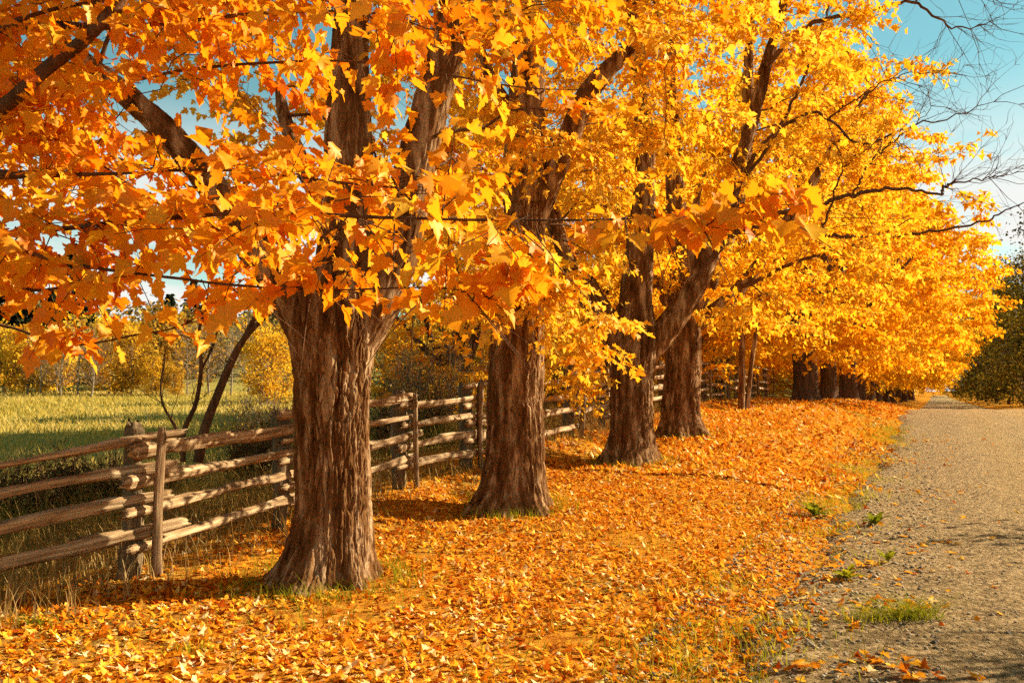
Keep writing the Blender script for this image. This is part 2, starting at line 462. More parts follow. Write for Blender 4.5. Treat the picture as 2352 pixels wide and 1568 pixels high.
# stones
m, n, l = mat('road_stone')
c = ramp(n, l, attr(n, 'tone'), [(0, (.08, .053, .027)), (.5, (.25, .175, .09)), (1, (.46, .35, .21))])
p = n.new('ShaderNodeBsdfPrincipled'); l.new(c, p.inputs['Base Color']); p.inputs['Roughness'].default_value = .9
o = n.new('ShaderNodeOutputMaterial'); l.new(p.outputs[0], o.inputs[0]); M['stone'] = m

# ------------------------------------------------------------------ ground and road
sv = np.concatenate([-60 + np.arange(0, 58, 2.0), np.arange(-2, 24, .28), 24 * (900 / 24) ** np.linspace(0, 1, 130)])
qv = np.concatenate([-np.geomspace(700, 10, 70), np.arange(-9.8, 6.6, .16), np.geomspace(6.8, 500, 46)])
Sg, Qg = np.meshgrid(sv, qv, indexing='ij')
Xg, Yg = xy(Sg, Qg)
Zg = gz(Xg, Yg)
Zg = Zg - 0.07 * sstep(-1.5, -0.8, Qg) * (1 - sstep(4.2, 4.6, Qg))
zone = np.clip(1 - sstep(-10.5, -7.2, Qg + .8 * n2(Xg, Yg, .6, 21)), 0, 1)
idx = np.arange(Sg.size).reshape(Sg.shape)
F = np.stack([idx[:-1, :-1], idx[:-1, 1:], idx[1:, 1:], idx[1:, :-1]], -1).reshape(-1, 4)
g = build('ground', np.stack([Xg, Yg, Zg], -1).reshape(-1, 3), F, M['ground'], smooth=True, pattr={'zone': zone.ravel()})
tag(g, 'leaf covered verge running into a yellow green field', kind='structure')
qr = np.arange(-2.3, 5.2, .1)
sr = np.concatenate([np.arange(-6, 24, .16), 24 * (420 / 24) ** np.linspace(0, 1, 160)])
Sr, Qr = np.meshgrid(sr, qr, indexing='ij'); Xr, Yr = xy(Sr, Qr)
idx = np.arange(Sr.size).reshape(Sr.shape)
F = np.stack([idx[:-1, :-1], idx[:-1, 1:], idx[1:, 1:], idx[1:, :-1]], -1).reshape(-1, 4)
r_ = build('road', np.stack([Xr, Yr, road_z(Sr, Qr)], -1).reshape(-1, 3), F, M['road'], smooth=True, pattr={'across': np.clip((Qr + 1.5) / 6.45, 0, 1).ravel()})
tag(r_, 'tan gravel country road climbing away beside the maples', kind='structure')
def surf(x, y):
    s, q = sq(np.asarray(x, float), np.asarray(y, float))
    return np.maximum(gz(x, y) - 0.07 * sstep(-1.5, -0.8, q) * (1 - sstep(4.2, 4.6, q)), np.where((q > -2.2) & (q < 4.9), road_z(s, q), -99))

# ------------------------------------------------------------------ maples
LIM_DV = np.array([(-300, 700), (0, 770), (350, 830), (520, 720), (900, 715), (1120, 745), (1280, 850), (1400, 815), (1600, 790), (1800, 800), (2000, 850), (2170, 890), (2700, 890)], float)
LIM_DU = np.array([(-600, 1800), (-200, 1950), (0, 2000), (100, 2050), (200, 2140), (300, 2190), (450, 2280), (600, 2310), (700, 2270), (800, 2215), (880, 2165), (1000, 2100)], float)

def cluster_points(base, n, hr, rmax, seed, prof=None, keep=None):
    r = np.random.default_rng(seed); out = []
    tries = 0
    while len(out) < n and tries < 60:
        tries += 1
        m = n * 4
        h = r.uniform(hr[0], hr[1], m); ph = r.uniform(0, 2 * np.pi, m)
        R = rmax * (prof(h) if prof is not None else 1) * np.sqrt(r.uniform(.06, 1, m))
        p = np.stack([base[0] + R * np.cos(ph), base[1] + R * np.sin(ph), base[2] + h], -1)
        p[:, 2] -= 0.06 * R ** 1.2
        ok = np.ones(m, bool) if keep is None else keep(p)
        out += list(p[ok])
    return np.array(out[:n])

def keep_row(margin=0.0, dvlim=True, extra=None):
    def k(p):
        s, q = sq(p[:, 0], p[:, 1]); h = p[:, 2] - gz(p[:, 0], p[:, 1])
        ok = (q < 1.36 * h - 8.2 + margin) & (h > 1.9)
        du, dv, f = proj(p)
        vis = f > .5
        if dvlim:
            ok &= ~(vis & (dv > np.interp(du, LIM_DV[:, 0], LIM_DV[:, 1]) - 330 / np.maximum(f, 1)))
            ok &= ~(vis & (du > np.interp(dv, LIM_DU[:, 0], LIM_DU[:, 1]) - 200 / np.maximum(f, 1)) & (dv < 1000))
        ok &= ~(near_limb(du, dv, 1.5) & vis & (p[:, 1] < 16.8) & (rp.uniform(0, 1, len(p)) < .88))
        if extra is not None: ok &= extra(p, du, dv, f)
        return ok
    return k

def grow(limbs, C, seed, npt=7):
    """branches from limb points to each leaf cluster; returns (K,npt,3), (K,npt)"""
    r = np.random.default_rng(seed)
    pool = []; prad = []
    for pts, rad in limbs:
        c = catmull(pts, 24); rr = np.interp(np.linspace(0, 1, 24), np.linspace(0, 1, len(rad)), rad)
        k = 6
        pool.append(c[k:]); prad.append(rr[k:])
    pool = np.concatenate(pool); prad = np.concatenate(prad)
    cen = pool.mean(0)
    order = np.argsort(np.linalg.norm((C - cen) * [1, 1, .6], axis=1))
    BP, BR = [], []
    for i in order:
        c = C[i]
        d = pool - c
        cost = np.linalg.norm(d, axis=1) + 1.2 * np.maximum(0, d[:, 2] + .1) - .8 * np.minimum(prad, .1)
        j = int(np.argmin(cost)); p = pool[j]; L = np.linalg.norm(c - p)
        r0 = min(.8 * prad[j], .008 + .010 * L)
        mid = (p + c) / 2 + np.array([0, 0, .14 * L]) + r.normal(0, .07 * L, 3)
        t = np.linspace(0, 1, npt)[:, None]
        b = (1 - t) ** 2 * p + 2 * t * (1 - t) * mid + t * t * c
        b[1:-1] += r.normal(0, .025 * L, (npt - 2, 3))
        rr = r0 * (1 - .72 * t[:, 0])
        BP.append(b); BR.append(rr)
        pool = np.vstack([pool, b[2:]]); prad = np.concatenate([prad, rr[2:]])
    return np.array(BP), np.array(BR)

def sprays(C, outdir, nsp, L, nleaf, size, r, tone, tsd, twig_r=.004, flat=.35):
    """leafy twigs fanning from each cluster point"""
    K0 = len(C)
    c = np.repeat(C, nsp, 0); o = np.repeat(outdir, nsp, 0); tn = np.repeat(tone, nsp)
    Kn = len(c)
    d = norm(o * .75 + r.normal(0, .75, (Kn, 3)) * [1, 1, flat] + [0, 0, .05])
    Ls = L * r.uniform(.55, 1.2, Kn)
    c = c + r.normal(0, .10, (Kn, 3)) * [1, 1, .7] * L
    tt = np.linspace(0, 1, 4)
    dro = r.uniform(.05, .4, Kn)
    TP = c[:, None] + d[:, None] * (Ls[:, None] * tt)[..., None]
    TP[:, :, 2] -= (dro * Ls)[:, None] * tt ** 2
    TR = np.broadcast_to(twig_r * (1 - .65 * tt), (Kn, 4)).copy()
    t = np.linspace(.12, 1.0, nleaf)[None] + r.uniform(-.04, .04, (Kn, nleaf))
    pos = c[:, None] + d[:, None] * (Ls[:, None] * t)[..., None]
    pos[..., 2] -= (dro * Ls)[:, None] * t ** 2
    sd = np.where(np.arange(nleaf) % 2 == 0, 1.0, -1.0)[None] * np.ones((Kn, 1))
    side = norm(np.cross(d, [0, 0, 1.0]))
    pet = d[:, None] * r.uniform(.2, .9, (Kn, nleaf, 1)) + side[:, None] * sd[..., None] * r.uniform(.4, 1.1, (Kn, nleaf, 1)) + r.normal(0, .25, (Kn, nleaf, 3))
    pet = norm(pet)
    sz = size * r.uniform(.65, 1.25, (Kn, nleaf))
    pos = pos + pet * (sz * .55)[..., None]
    tip = pet + np.stack([0 * sz, 0 * sz, -r.uniform(.05, 1.25, sz.shape)], -1)
    nor = np.array([0, 0, .8]) + SUN * .6 + r.normal(0, .5, pos.shape)
    tone = np.clip(tn[:, None] + r.normal(0, tsd, sz.shape), 0, 1)
    return (pos.reshape(-1, 3), tip.reshape(-1, 3), nor.reshape(-1, 3), sz.reshape(-1), tone.reshape(-1)), TP, TR

LEAF_PROTO = []
def leaf_protos():
    for k in range(14):
        f = np.array([rng.uniform(-.1, .55)]); b = np.array([rng.uniform(0, .5)])
        V, F, T = leaves(0, np.zeros((1, 3)), np.array([[0, 1.0, 0]]), np.array([[0, 0, 1.0]]), np.ones(1), np.array([.04 + .92 * k / 13]), f, b)
        LEAF_PROTO.append((V, F, T))
leaf_protos()
_pm = {}
def proto_mesh(k, m, nm):
    if (k, m.name) not in _pm:
        V, F, T = LEAF_PROTO[k]
        o = build(nm, V, F, m, tone=T); me = o.data; bpy.data.objects.remove(o); _pm[(k, m.name)] = me
    return _pm[(k, m.name)]
def leaf_objects(root, data, material, name='leaf', origin=None):
    from mathutils import Matrix
    pos, tip, nor, sz, tone = data
    tip = norm(tip); nor = norm(nor - tip * np.sum(nor * tip, -1, keepdims=True)); side = np.cross(tip, nor)
    res = []
    for i in range(len(pos)):
        k = int(np.clip(round((tone[i] - .04) / .92 * 13), 0, 13))
        o = bpy.data.objects.new(name, proto_mesh(k, material, name)); COL.objects.link(o)
        p = pos[i] - (origin if origin is not None else 0)
        s = sz[i]
        mtx = Matrix(((side[i][0] * s, tip[i][0] * s, nor[i][0] * s, p[0]), (side[i][1] * s, tip[i][1] * s, nor[i][1] * s, p[1]),
                      (side[i][2] * s, tip[i][2] * s, nor[i][2] * s, p[2]), (0, 0, 0, 1)))
        if root is not None:
            o.parent = root
        o.matrix_local = mtx
        res.append(o)
    return res

def pick(data, n):
    """the n leaves that show largest in the picture"""
    pos, _, _, sz, _ = data
    du, dv, f = proj(pos)
    sc_ = np.where((f > .3) & (du > -20) & (du < 2372) & (dv > -20) & (dv < 1588), sz / np.maximum(f, .3), 0)
    i = np.argsort(-sc_)[:n]
    mask = np.zeros(len(pos), bool); mask[i] = True
    mask &= sc_ > 0
    return mask

def dress(root, base, limbs, C, lod, size, tone, tsd, seed, nsp=7, nleaf=13, L=.62, leafmat=None, npick=0, bt=5, far_keep=.3):
    """branches, twigs and leaves of one crown"""
    r = np.random.default_rng(seed)
    base = np.asarray(base, float)
    leafmat = leafmat or ('leaf' if lod < 2 else 'leaf_far')
    BP, BR = grow(limbs, C, seed)
    od = norm(BP[:, -1] - BP[:, -3]) * [1, 1, .5]
    CC = BP[:, -1]
    tn = np.clip(tone + .10 * n2(CC[:, 0] + CC[:, 2], CC[:, 1], .5, seed) + r.normal(0, .05, len(CC)), 0, 1)
    vis = in_frame(CC)
    V, F = multi_tube(BP - base, np.maximum(BR, .0035), bt)
    o = build('branches', V, F, M['twig'], root, smooth=True); o['kind'] = 'stuff'
    A = Acc()
    if vis.any():
        data, TP, TR = sprays(CC[vis], od[vis], nsp, L, nleaf, size, r, tn[vis], tsd)
        if lod <= 2:
            tv, tf = multi_tube(TP - base, TR, 3)
            o = build('twigs', tv, tf, M['twig'], root, smooth=True); o['kind'] = 'stuff'
        if npick:
            mk = pick(data, npick)
            sel = tuple(a[mk] for a in data); data = tuple(a[~mk] for a in data)
            leaf_objects(root, sel, M[leafmat], 'leaf', base)
        pos, tip, nor, sz, to = data
        V, F, T = leaves(lod, pos - base, tip, nor, sz, to); A.add(V, F, T)
    if (~vis).any():
        data, TP, TR = sprays(CC[~vis], od[~vis], nsp, L, max(3, int(nleaf * far_keep)), size * 1.9, r, tn[~vis], tsd)
        pos, tip, nor, sz, to = data
        V, F, T = leaves(3, pos - base, tip, nor, sz, to); A.add(V, F, T)
    V, F, T = A.get()
    o = build('crown', V, F, M[leafmat], root, tone=T); o['kind'] = 'stuff'
    return BP

LOB = [(0.3, 9, 1.7), (1.45, 12, 1.1), (2.7, 8, 1.5), (3.7, 12, 1.2), (4.9, 8, 1.6), (5.7, 14, .9)]
def trunk_part(root, base, pts, rads, nth, nz, seed, amp, flare, name='trunk', freq=1.0, m='bark'):
    V, F = bark_tube(np.asarray(pts) - base, rads, nth, nz, seed, amp, flare, freq)
    return build(name, V, F, M[m], root, smooth=True)

def px(lst, Y):
    return np.array([P(a[0], a[1], a[2] if len(a) > 2 else Y) for a in lst])

def maple(label, bdu, Y, r, trunk, limbs, clusters, lod, size, tone, tsd, seed, res, npick=0, nsp=7, nleaf=13, L=.62, extra_rad=None, X=None):
    """trunk/limbs: (image points, radii) at depth Y"""
    if X is None: X = P(bdu, 914, Y)[0]
    base = np.array([X, Y, float(gz(X, Y)) - .06])
    root = thing('maple_tree', base, label, 'tree', 'maples lining the road')
    tp = px(trunk[0], Y); tp[0] = base
    tp = np.vstack([tp[:1], tp[1:]])
    nth, nz = res
    trunk_part(root, base, tp, trunk[1], nth, nz, seed, .052, (.42, .26, [(a + seed, b, c) for a, b, c in LOB]))
    LM = []
    for k, (pts, rad) in enumerate(limbs):
        lp = px(pts, Y)
        rr = np.array(rad, float)
        ln = np.linalg.norm(np.diff(lp, axis=0), axis=1).sum()
        trunk_part(root, base, lp, np.concatenate([[rr[0] * 1.25], rr]) if False else rr, max(18, int(nth * min(1, rr[0] / r) * .55)), max(26, int(nz * ln / 3.2 * .26)), seed + 20 + k, .026 * min(1, rr[0] / .2), None, 'limb', 1.15)
        LM.append((lp, rr))
    dress(root, base, LM, clusters, lod, size, tone, tsd, seed, nsp, nleaf, L, npick=npick)
    return root, base, LM

M['leaf_far'] = leaf_mat('far_maple_leaf', [(0, (.55, .11, .006)), (.25, (.72, .23, .008)), (.5, (.82, .36, .012)), (.75, (.92, .53, .022)), (1, (.95, .68, .08))], .52, .02, (1.0, .78, .42), dim=.93)
PRUNE = [(np.array(z, float), w) for z, w in [([(770, 700), (800, 480), (800, 330), (803, 130), (812, 0)], 52), ([(862, 690), (912, 560), (950, 400), (985, 260), (1025, 120), (1055, 0)], 48),
         ([(672, 690), (610, 610), (540, 500), (455, 385), (375, 295), (285, 215)], 36), ([(1205, 560), (1205, 330), (1212, 180)], 46), ([(1225, 480), (1305, 320), (1345, 225), (1390, 165)], 34),
         ([(1455, 800), (1460, 690), (1470, 560), (1482, 400)], 44), ([(1500, 790), (1592, 665), (1645, 545), (1680, 420), (1722, 300), (1760, 150)], 38), ([(1385, 745), (1332, 655), (1290, 560)], 34)]]
def near_limb(du, dv, k=1.0):
    m = np.zeros(len(du), bool); p = np.stack([du, dv], -1)
    for z, w in PRUNE:
        for a, b in zip(z[:-1], z[1:]):
            t = np.clip(((p - a) @ (b - a)) / ((b - a) @ (b - a)), 0, 1)[:, None]
            m |= np.linalg.norm(p - a - t * (b - a), axis=1) < w * k
    return m
rp = np.random.default_rng(17)
# --- the maple standing just outside the left edge: its low branches cross the foreground
Y0 = 4.3; X0 = -3.85
b0 = np.array([X0, Y0, float(gz(X0, Y0)) - .06])
t0 = thing('maple_tree', b0, 'maple outside the left edge with big orange leaves hanging across the foreground', 'tree', 'maples lining the road')
trunk_part(t0, b0, [b0, b0 + [.05, 0, 1.3], b0 + [0.0, .05, 2.6], b0 + [.1, 0, 4.5], b0 + [0, 0, 7]], [.40, .37, .40, .28, .18], 60, 90, 3, .03, (.4, .22, LOB))
L0 = [([b0 + [0, 0, 2.3], P(-330, 520, 3.9), P(0, 535, 3.7), P(250, 512, 3.5), P(600, 487, 3.2), P(850, 498, 3.0), P(1150, 505, 2.9), P(1480, 500, 2.8), P(1760, 470, 2.75)], [.07, .05, .024, .020, .016, .012, .009, .006, .003]),
      ([b0 + [0, 0, 2.6], P(-250, 420, 4.0), P(0, 250, 3.9), P(110, 155, 3.9), P(200, 85, 3.9), P(275, 0, 3.9), P(330, -90, 3.9), P(420, -260, 4.0)], [.11, .075, .055, .05, .047, .043, .04, .03]),
      ([b0 + [0, 0, 2.5], P(-160, 290, 5.2), P(0, 303, 5.2), P(110, 310, 5.2), P(200, 355, 5.2), P(300, 425, 5.1), P(420, 500, 5.0), P(560, 560, 4.9)], [.08, .05, .022, .02, .017, .013, .009, .004]),
      ([b0 + [0, 0, 2.2], P(-200, 620, 5.0), P(0, 650, 5.0), P(110, 665, 4.9), P(250, 620, 4.8), P(400, 590, 4.8), P(560, 570, 4.8)], [.07, .04, .018, .016, .012, .008, .004]),
      ([b0 + [0, 0, 2.0], P(-260, 690, 4.0), P(0, 745, 4.0), P(160, 790, 3.9), P(300, 770, 3.8), P(430, 740, 3.8), P(560, 640, 3.8)], [.06, .03, .013, .011, .009, .007, .004]),
      ([b0 + [0, 0, 2.9], P(-180, 230, 5.0), P(30, 200, 5.0), P(200, 205, 4.8), P(430, 160, 4.6), P(700, 140, 4.3), P(900, 150, 4.0), P(1200, 200, 3.8), P(1440, 205, 3.7)], [.08, .045, .024, .02, .017, .013, .010, .007, .003]),
      ([b0 + [0, 0, 2.4], P(-200, 480, 3.6), P(100, 590, 3.5), P(420, 640, 3.4), P(700, 665, 3.2), P(1000, 660, 3.1), P(1150, 690, 3.0)], [.06, .035, .016, .012, .009, .006, .003]),
      ([b0 + [0, 0, 3.2], P(-150, 120, 4.5), P(60, 40, 4.5), P(180, 10, 4.5), P(330, -10, 4.5), P(500, -60, 4.5)], [.08, .05, .024, .02, .018, .012]),
      ([b0 + [0, 0, 2.9], P(-150, 400, 4.6), P(200, 400, 4.3), P(500, 390, 4.0), P(800, 420, 3.7), P(1000, 440, 3.5)], [.07, .04, .018, .013, .009, .004]),
      ([b0 + [0, 0, 3.6], P(0, 60, 5.0), P(300, 60, 4.6), P(600, 30, 4.0), P(850, 30, 3.6), P(1000, 70, 3.4)], [.07, .045, .022, .016, .010, .004])]
for k, (pts, rad) in enumerate(L0):
    rad = np.array(rad) * np.array([1, 1] + [.48] * (len(rad) - 2)) if k != 1 else np.array(rad) * .62
    V, F = bark_tube(np.array(pts) - b0, rad, 10, 70, 40 + k, .004, None, 2.0)
    o = build('limb', V, F, M['twig'], t0, smooth=True)
# side twigs and big leaves along those branches
r0 = np.random.default_rng(11)
SP, SD = [], []
for k, (pts, rad) in enumerate(L0):
    c = catmull(pts, 90)
    du, dv, f = proj(c)
    ok = np.where((du > -80) & (du < 1900) & (dv > -150) & (dv < 850) & (np.arange(90) > 12))[0]
    nk = {0: 84, 1: 14, 2: 46, 3: 24, 4: 9, 5: 52, 6: 40, 7: 32, 8: 56, 9: 44}[k]
    ok = ok[(du[ok] < 1250) | (r0.uniform(0, 1, len(ok)) < .6)] if k == 0 else ok
    ok = ok[du[ok] < {0: 1740, 5: 1150, 6: 1180, 8: 1020, 9: 960}.get(k, 2000)]
    pick_i = r0.choice(ok, nk)
    for i in pick_i:
        t = norm(c[min(i + 1, 89)] - c[i - 1])
        s = norm(np.cross(t, [0, 0, 1.0])) * r0.choice([-1, 1])
        SP.append(c[i]); SD.append(norm(t * .8 + s * r0.uniform(.3, 1.0) + np.array([0, 0, r0.uniform(-.35, .45)])))
SP, SD = np.array(SP), np.array(SD)
tn0 = np.clip(.54 + .13 * r0.normal(size=len(SP)) - .10 * sstep(1100, 1700, proj(SP)[0]), .05, .8)
data, TP, TR = sprays(SP, SD, 1, .34, 11, .079, r0, tn0, .10, .0028, .8)
tv, tf = multi_tube(TP - b0, TR, 4); o = build('twigs', tv, tf, M['twig'], t0, smooth=True); o['kind'] = 'stuff'
du, dv, f = proj(data[0])
okl = ~((f < 2.4) & (f > 0)) & (dv < np.interp(du, [0, 420, 560, 1200, 1330, 1900], [860, 850, 735, 745, 580, 560]) - 28)
okl &= ~(near_limb(du, dv) & (rp.uniform(0, 1, len(du)) < np.where(du > 1380, .35, .72)))
data = tuple(a[okl] for a in data)
mk = pick(data, 300)
leaf_objects(t0, tuple(a[mk] for a in data), M['leaf'], 'leaf', b0)
pos, tip, nor, sz, to = (a[~mk] for a in data)
V, F, T = leaves(0, pos - b0, tip, nor, sz, to, curlscale=1.25)
A0 = Acc(); A0.add(V, F, T)
Ch = cluster_points(b0, 90, (3.2, 12), 4.6, 5, lambda h: np.clip(1.1 - np.abs(h - 6.5) / 9, .3, 1), lambda p: (sq(p[:, 0], p[:, 1])[1] < -4.2) & ~in_frame(p, 60))
dh, _, _ = sprays(Ch, np.zeros_like(Ch), 6, .7, 5, .2, r0, np.full(len(Ch), .35), .1)
V, F, T = leaves(3, dh[0] - b0, dh[1], dh[2], dh[3], dh[4]); A0.add(V, F, T)
V, F, T = A0.get(); o = build('crown', V, F, M['leaf'], t0, tone=T); o['kind'] = 'stuff'

def prof(h): return np.clip(1.05 - np.abs(h - 7) / 11, .25, 1)
# --- tree 1
Y = 8.5
def ex1(p, du, dv, f):
    # leave the views of sky left of and between the limbs
    return ~((np.hypot((du - 420) / 130, (dv - 230) / 110) < 1) | (np.hypot((du - 690) / 90, (dv - 290) / 80) < 1) | (np.hypot((du - 900) / 70, (dv - 270) / 90) < 1) | ((dv > 520) & (dv < 700) & (np.abs(du - 430) < 190)))
B1 = np.array([P(755, 914, Y)[0], Y, 0.0])
C1 = cluster_points(B1, 240, (2.6, 11.5), 4.6, 101, prof, keep_row(0, True, ex1))
maple('thick maple nearest to the camera, forked, standing before the first rail panels', 755, Y, .376,
      ([(755, 1320), (762, 1180), (762, 1000), (765, 870), (768, 770), (775, 690), (785, 620)], [.34, .318, .322, .345, .41, .41, .34]),
      [([(775, 780), (795, 620), (800, 480), (800, 330), (803, 130), (812, 0), (815, -220), (805, -500)], [.30, .29, .26, .235, .18, .16, .14, .09]),
       ([(800, 800), (862, 690), (912, 560), (950, 400), (985, 260), (1025, 120), (1055, 0), (1095, -220), (1120, -500)], [.24, .25, .22, .19, .18, .19, .18, .13, .08]),
       ([(735, 790), (672, 690), (610, 610, 8.4), (540, 500, 8.2), (455, 385, 8.0), (375, 295, 7.9), (285, 215, 7.8), (180, 130, 7.6), (60, 40, 7.5)], [.24, .21, .17, .14, .125, .12, .10, .07, .04]),
       ([(770, 520), (715, 420, 8.8), (682, 350, 9.0), (652, 262, 9.2), (640, 190, 9.3)], [.10, .09, .085, .07, .04])],
      C1, 1, .105, .56, .10, 1, (420, 245), npick=300, nsp=6, nleaf=12)
# --- tree 2
Y = 12.3
def ex2(p, du, dv, f):
    return ~((np.hypot((du - 900) / 90, (dv - 280) / 100) < 1) | (np.hypot((du - 1290) / 60, (dv - 260) / 80) < 1) | ((np.abs(du - 1200) < 90) & (dv > 150) & (dv < 480) & (p[:, 1] < 12.3)))
B2 = np.array([P(1175, 914, Y)[0], Y, .2])
C2 = cluster_points(B2, 280, (2.6, 12.5), 4.8, 102, prof, keep_row(-.3, True, ex2))
def extra_clusters(lst, n, seed, sd=.16):
    r = np.random.default_rng(seed)
    return np.array([P(a, b, c) + r.normal(0, sd, 3) * [1, 1.6, .7] for a, b, c in lst for _ in range(n)])
C2 = np.vstack([C2, extra_clusters([(1150, 610, 11.2), (1185, 655, 11.0), (1225, 690, 11.0), (1260, 650, 11.1), (1290, 720, 11.2), (1330, 775, 11.4), (1365, 800, 11.6), (1180, 720, 11.0),
                                    (1190, 335, 11.0), (1250, 315, 11.0), (1310, 340, 11.1), (1365, 375, 11.3), (1405, 405, 11.5), (1230, 265, 11.0)], 2, 22)])
maple('straight trunked maple, second from the camera, with the fence meeting behind it', 1175, Y, .427,
      ([(1178, 1165), (1183, 1000), (1186, 850), (1190, 720), (1200, 600), (1205, 500), (1205, 400)], [.385, .368, .370, .35, .30, .275, .265]),
      [([(1205, 470), (1205, 330), (1210, 200), (1216, 100), (1218, 0), (1215, -200), (1210, -420)], [.295, .285, .24, .20, .17, .13, .08]),
       ([(1215, 520), (1262, 420), (1305, 320), (1345, 225), (1390, 165), (1470, 85), (1560, -40)], [.20, .17, .16, .15, .13, .09, .05]),
       ([(1200, 380), (1165, 250), (1125, 175), (1090, 60), (1080, -100)], [.12, .10, .08, .07, .04]),
       ([(1200, 640), (1120, 560), (1020, 500), (950, 470), (860, 380)], [.10, .07, .05, .035, .02])],
      C2, 1, .105, .80, .09, 2, (300, 210), npick=300, nsp=6, nleaf=12)
# --- tree 3
Y = 16.5
B3 = np.array([P(1445, 914, Y)[0], Y, .6])
C3 = cluster_points(B3, 320, (2.2, 13.5), 5.6, 103, prof, keep_row(0, True))
C3 = np.vstack([C3, extra_clusters([(1270, 840, 17), (1310, 880, 17), (1345, 850, 16.6), (1290, 790, 17)], 2, 23, .22)])
T3 = maple('third maple from the camera with three wide limbs like a candelabrum', 1445, Y, .39,
      ([(1445, 1050), (1450, 960), (1452, 880), (1455, 820), (1457, 760), (1458, 700)], [.37, .36, .375, .41, .39, .31]),
      [([(1455, 790), (1460, 690), (1470, 560), (1482, 400), (1472, 200), (1455, 0), (1450, -250)], [.33, .31, .25, .19, .16, .13, .08]),
       ([(1465, 830), (1530, 755), (1592, 665), (1645, 545), (1680, 420), (1722, 300), (1760, 150), (1795, 30), (1840, -150)], [.24, .24, .20, .16, .14, .12, .11, .09, .06]),
       ([(1445, 830), (1385, 745), (1332, 655), (1290, 560), (1255, 470), (1230, 340)], [.22, .19, .16, .14, .11, .06]),
       ([(1420, 740), (1378, 680), (1345, 620), (1300, 560), (1280, 480)], [.09, .085, .08, .07, .05]),
       ([(1600, 650), (1588, 570), (1600, 460), (1625, 380)], [.10, .08, .06, .03])],
      C3, 2, .115, .84, .08, 3, (190, 180), nsp=7, nleaf=13)
# --- tree 4
Y = 21.0
B4 = np.array([P(1562, 914, Y)[0], Y, .8])
C4 = cluster_points(B4, 380, (2.4, 15), 7.6, 104, prof, keep_row(2.2, True))
T4 = maple('fourth maple from the camera, its dark trunk close behind the third', 1562, Y, .415,
      ([(1562, 1003), (1563, 930), (1568, 860), (1570, 790), (1572, 720), (1572, 650)], [.415, .41, .40, .39, .38, .34]),
      [([(1572, 720), (1562, 600), (1552, 450), (1545, 300), (1540, 100), (1540, -150)], [.30, .26, .22, .19, .15, .08]),
       ([(1580, 730), (1640, 620), (1690, 480), (1715, 320), (1720, 120), (1740, -120)], [.24, .2, .17, .14, .11, .07]),
       ([(1580, 760), (1700, 660), (1800, 520), (1920, 330), (2000, 200)], [.2, .16, .12, .09, .04]),
       ([(1565, 730), (1500, 640), (1440, 520), (1400, 380)], [.18, .14, .1, .05])],
      C4, 2, .13, .80, .08, 4, (130, 140), nsp=7, nleaf=13, L=.75)

# --- far maples: three builds, copied along the row
def generic_limbs(h0, r0_, n, reach, top, seed):
    r = np.random.default_rng(seed); out = []
    for k in range(n):
        a = k * 2 * np.pi / n + r.uniform(-.4, .4); rc = reach * r.uniform(.6, 1.0); t = top * r.uniform(.7, 1)
        out.append((np.array([[0, 0, h0 - .3], [rc * .18 * np.cos(a), rc * .18 * np.sin(a), h0 + .6], [rc * .5 * np.cos(a), rc * .5 * np.sin(a), h0 + (t - h0) * .45], [rc * np.cos(a + .2), rc * np.sin(a + .2), t]]), [r0_ * .6, r0_ * .5, r0_ * .33, .03]))
    out.append((np.array([[0, 0, h0 - .3], [.1, .1, h0 + 2], [-.2, .1, h0 + 5], [.1, 0, top + 1]]), [r0_ * .8, r0_ * .6, r0_ * .4, .04]))
    return out
def proto_maple(seed, tone, n=470, R=8.3, r_=.5):
    root = thing('maple_tree', (0, 0, 0), 'x', 'tree', 'maples lining the road')
    z0 = np.zeros(3)
    trunk_part(root, z0, [[0, 0, -.1], [.03, 0, 1.2], [0, .04, 2.4], [0.05, 0, 3.6]], [r_, r_ * .95, r_ * .95, r_ * .9], 70, 80, seed, .03, (.3, .22, LOB), m='dark_bark')
    LM = generic_limbs(2.9, r_, 6, 4.8, 10, seed)
    for k, (p, rr) in enumerate(LM):
        trunk_part(root, z0, p, rr, 16, 24, seed + k, .02, None, 'limb', m='dark_bark')
    C = cluster_points(z0, n, (2.2, 15), R, seed, lambda h: np.clip(1.05 - np.abs(h - 6.5) / 10.5, .25, 1))
    r = np.random.default_rng(seed)
    BP, BR = grow(LM, C, seed)
    V, F = multi_tube(BP, np.maximum(BR, .008), 3); o = build('branches', V, F, M['twig'], root); o['kind'] = 'stuff'
    CC = BP[:, -1]; od = norm(BP[:, -1] - BP[:, -3]) * [1, 1, .5]
    tn = np.clip(tone + .14 * n2(CC[:, 0] + CC[:, 2], CC[:, 1], .4, seed) + r.normal(0, .06, len(CC)), 0, 1)
    data, TP, TR = sprays(CC, od, 7, .8, 12, .19, r, tn, .08)
    V, F, T = leaves(3, *data); o = build('crown', V, F, M['leaf_far'], root, tone=T); o['kind'] = 'stuff'
    return root
def copy_tree(o, parent=None):
    c = o.copy(); COL.objects.link(c); c.parent = parent
    for ch in list(o.children): copy_tree(ch, c)
    return c
protos = [proto_maple(201, .80), proto_maple(202, .70), proto_maple(203, .82, 380, 7.2, .42)]
used = [False] * 3
def place(proto_i, x, y, rz, s, label, group=None, protos=protos, used=used, dz=0.0, sz=None):
    pr = protos[proto_i]
    o = pr if not used[proto_i] else copy_tree(pr)
    used[proto_i] = True
    o.location = (float(x), float(y), float(gz(x, y)) + dz); o.rotation_euler = (0, 0, rz); o.scale = (s, s, sz or s)
    o['label'] = label
    if group: o['group'] = group
    return o
def row_xy(du, Y): return P(du, 914, Y)[0], Y
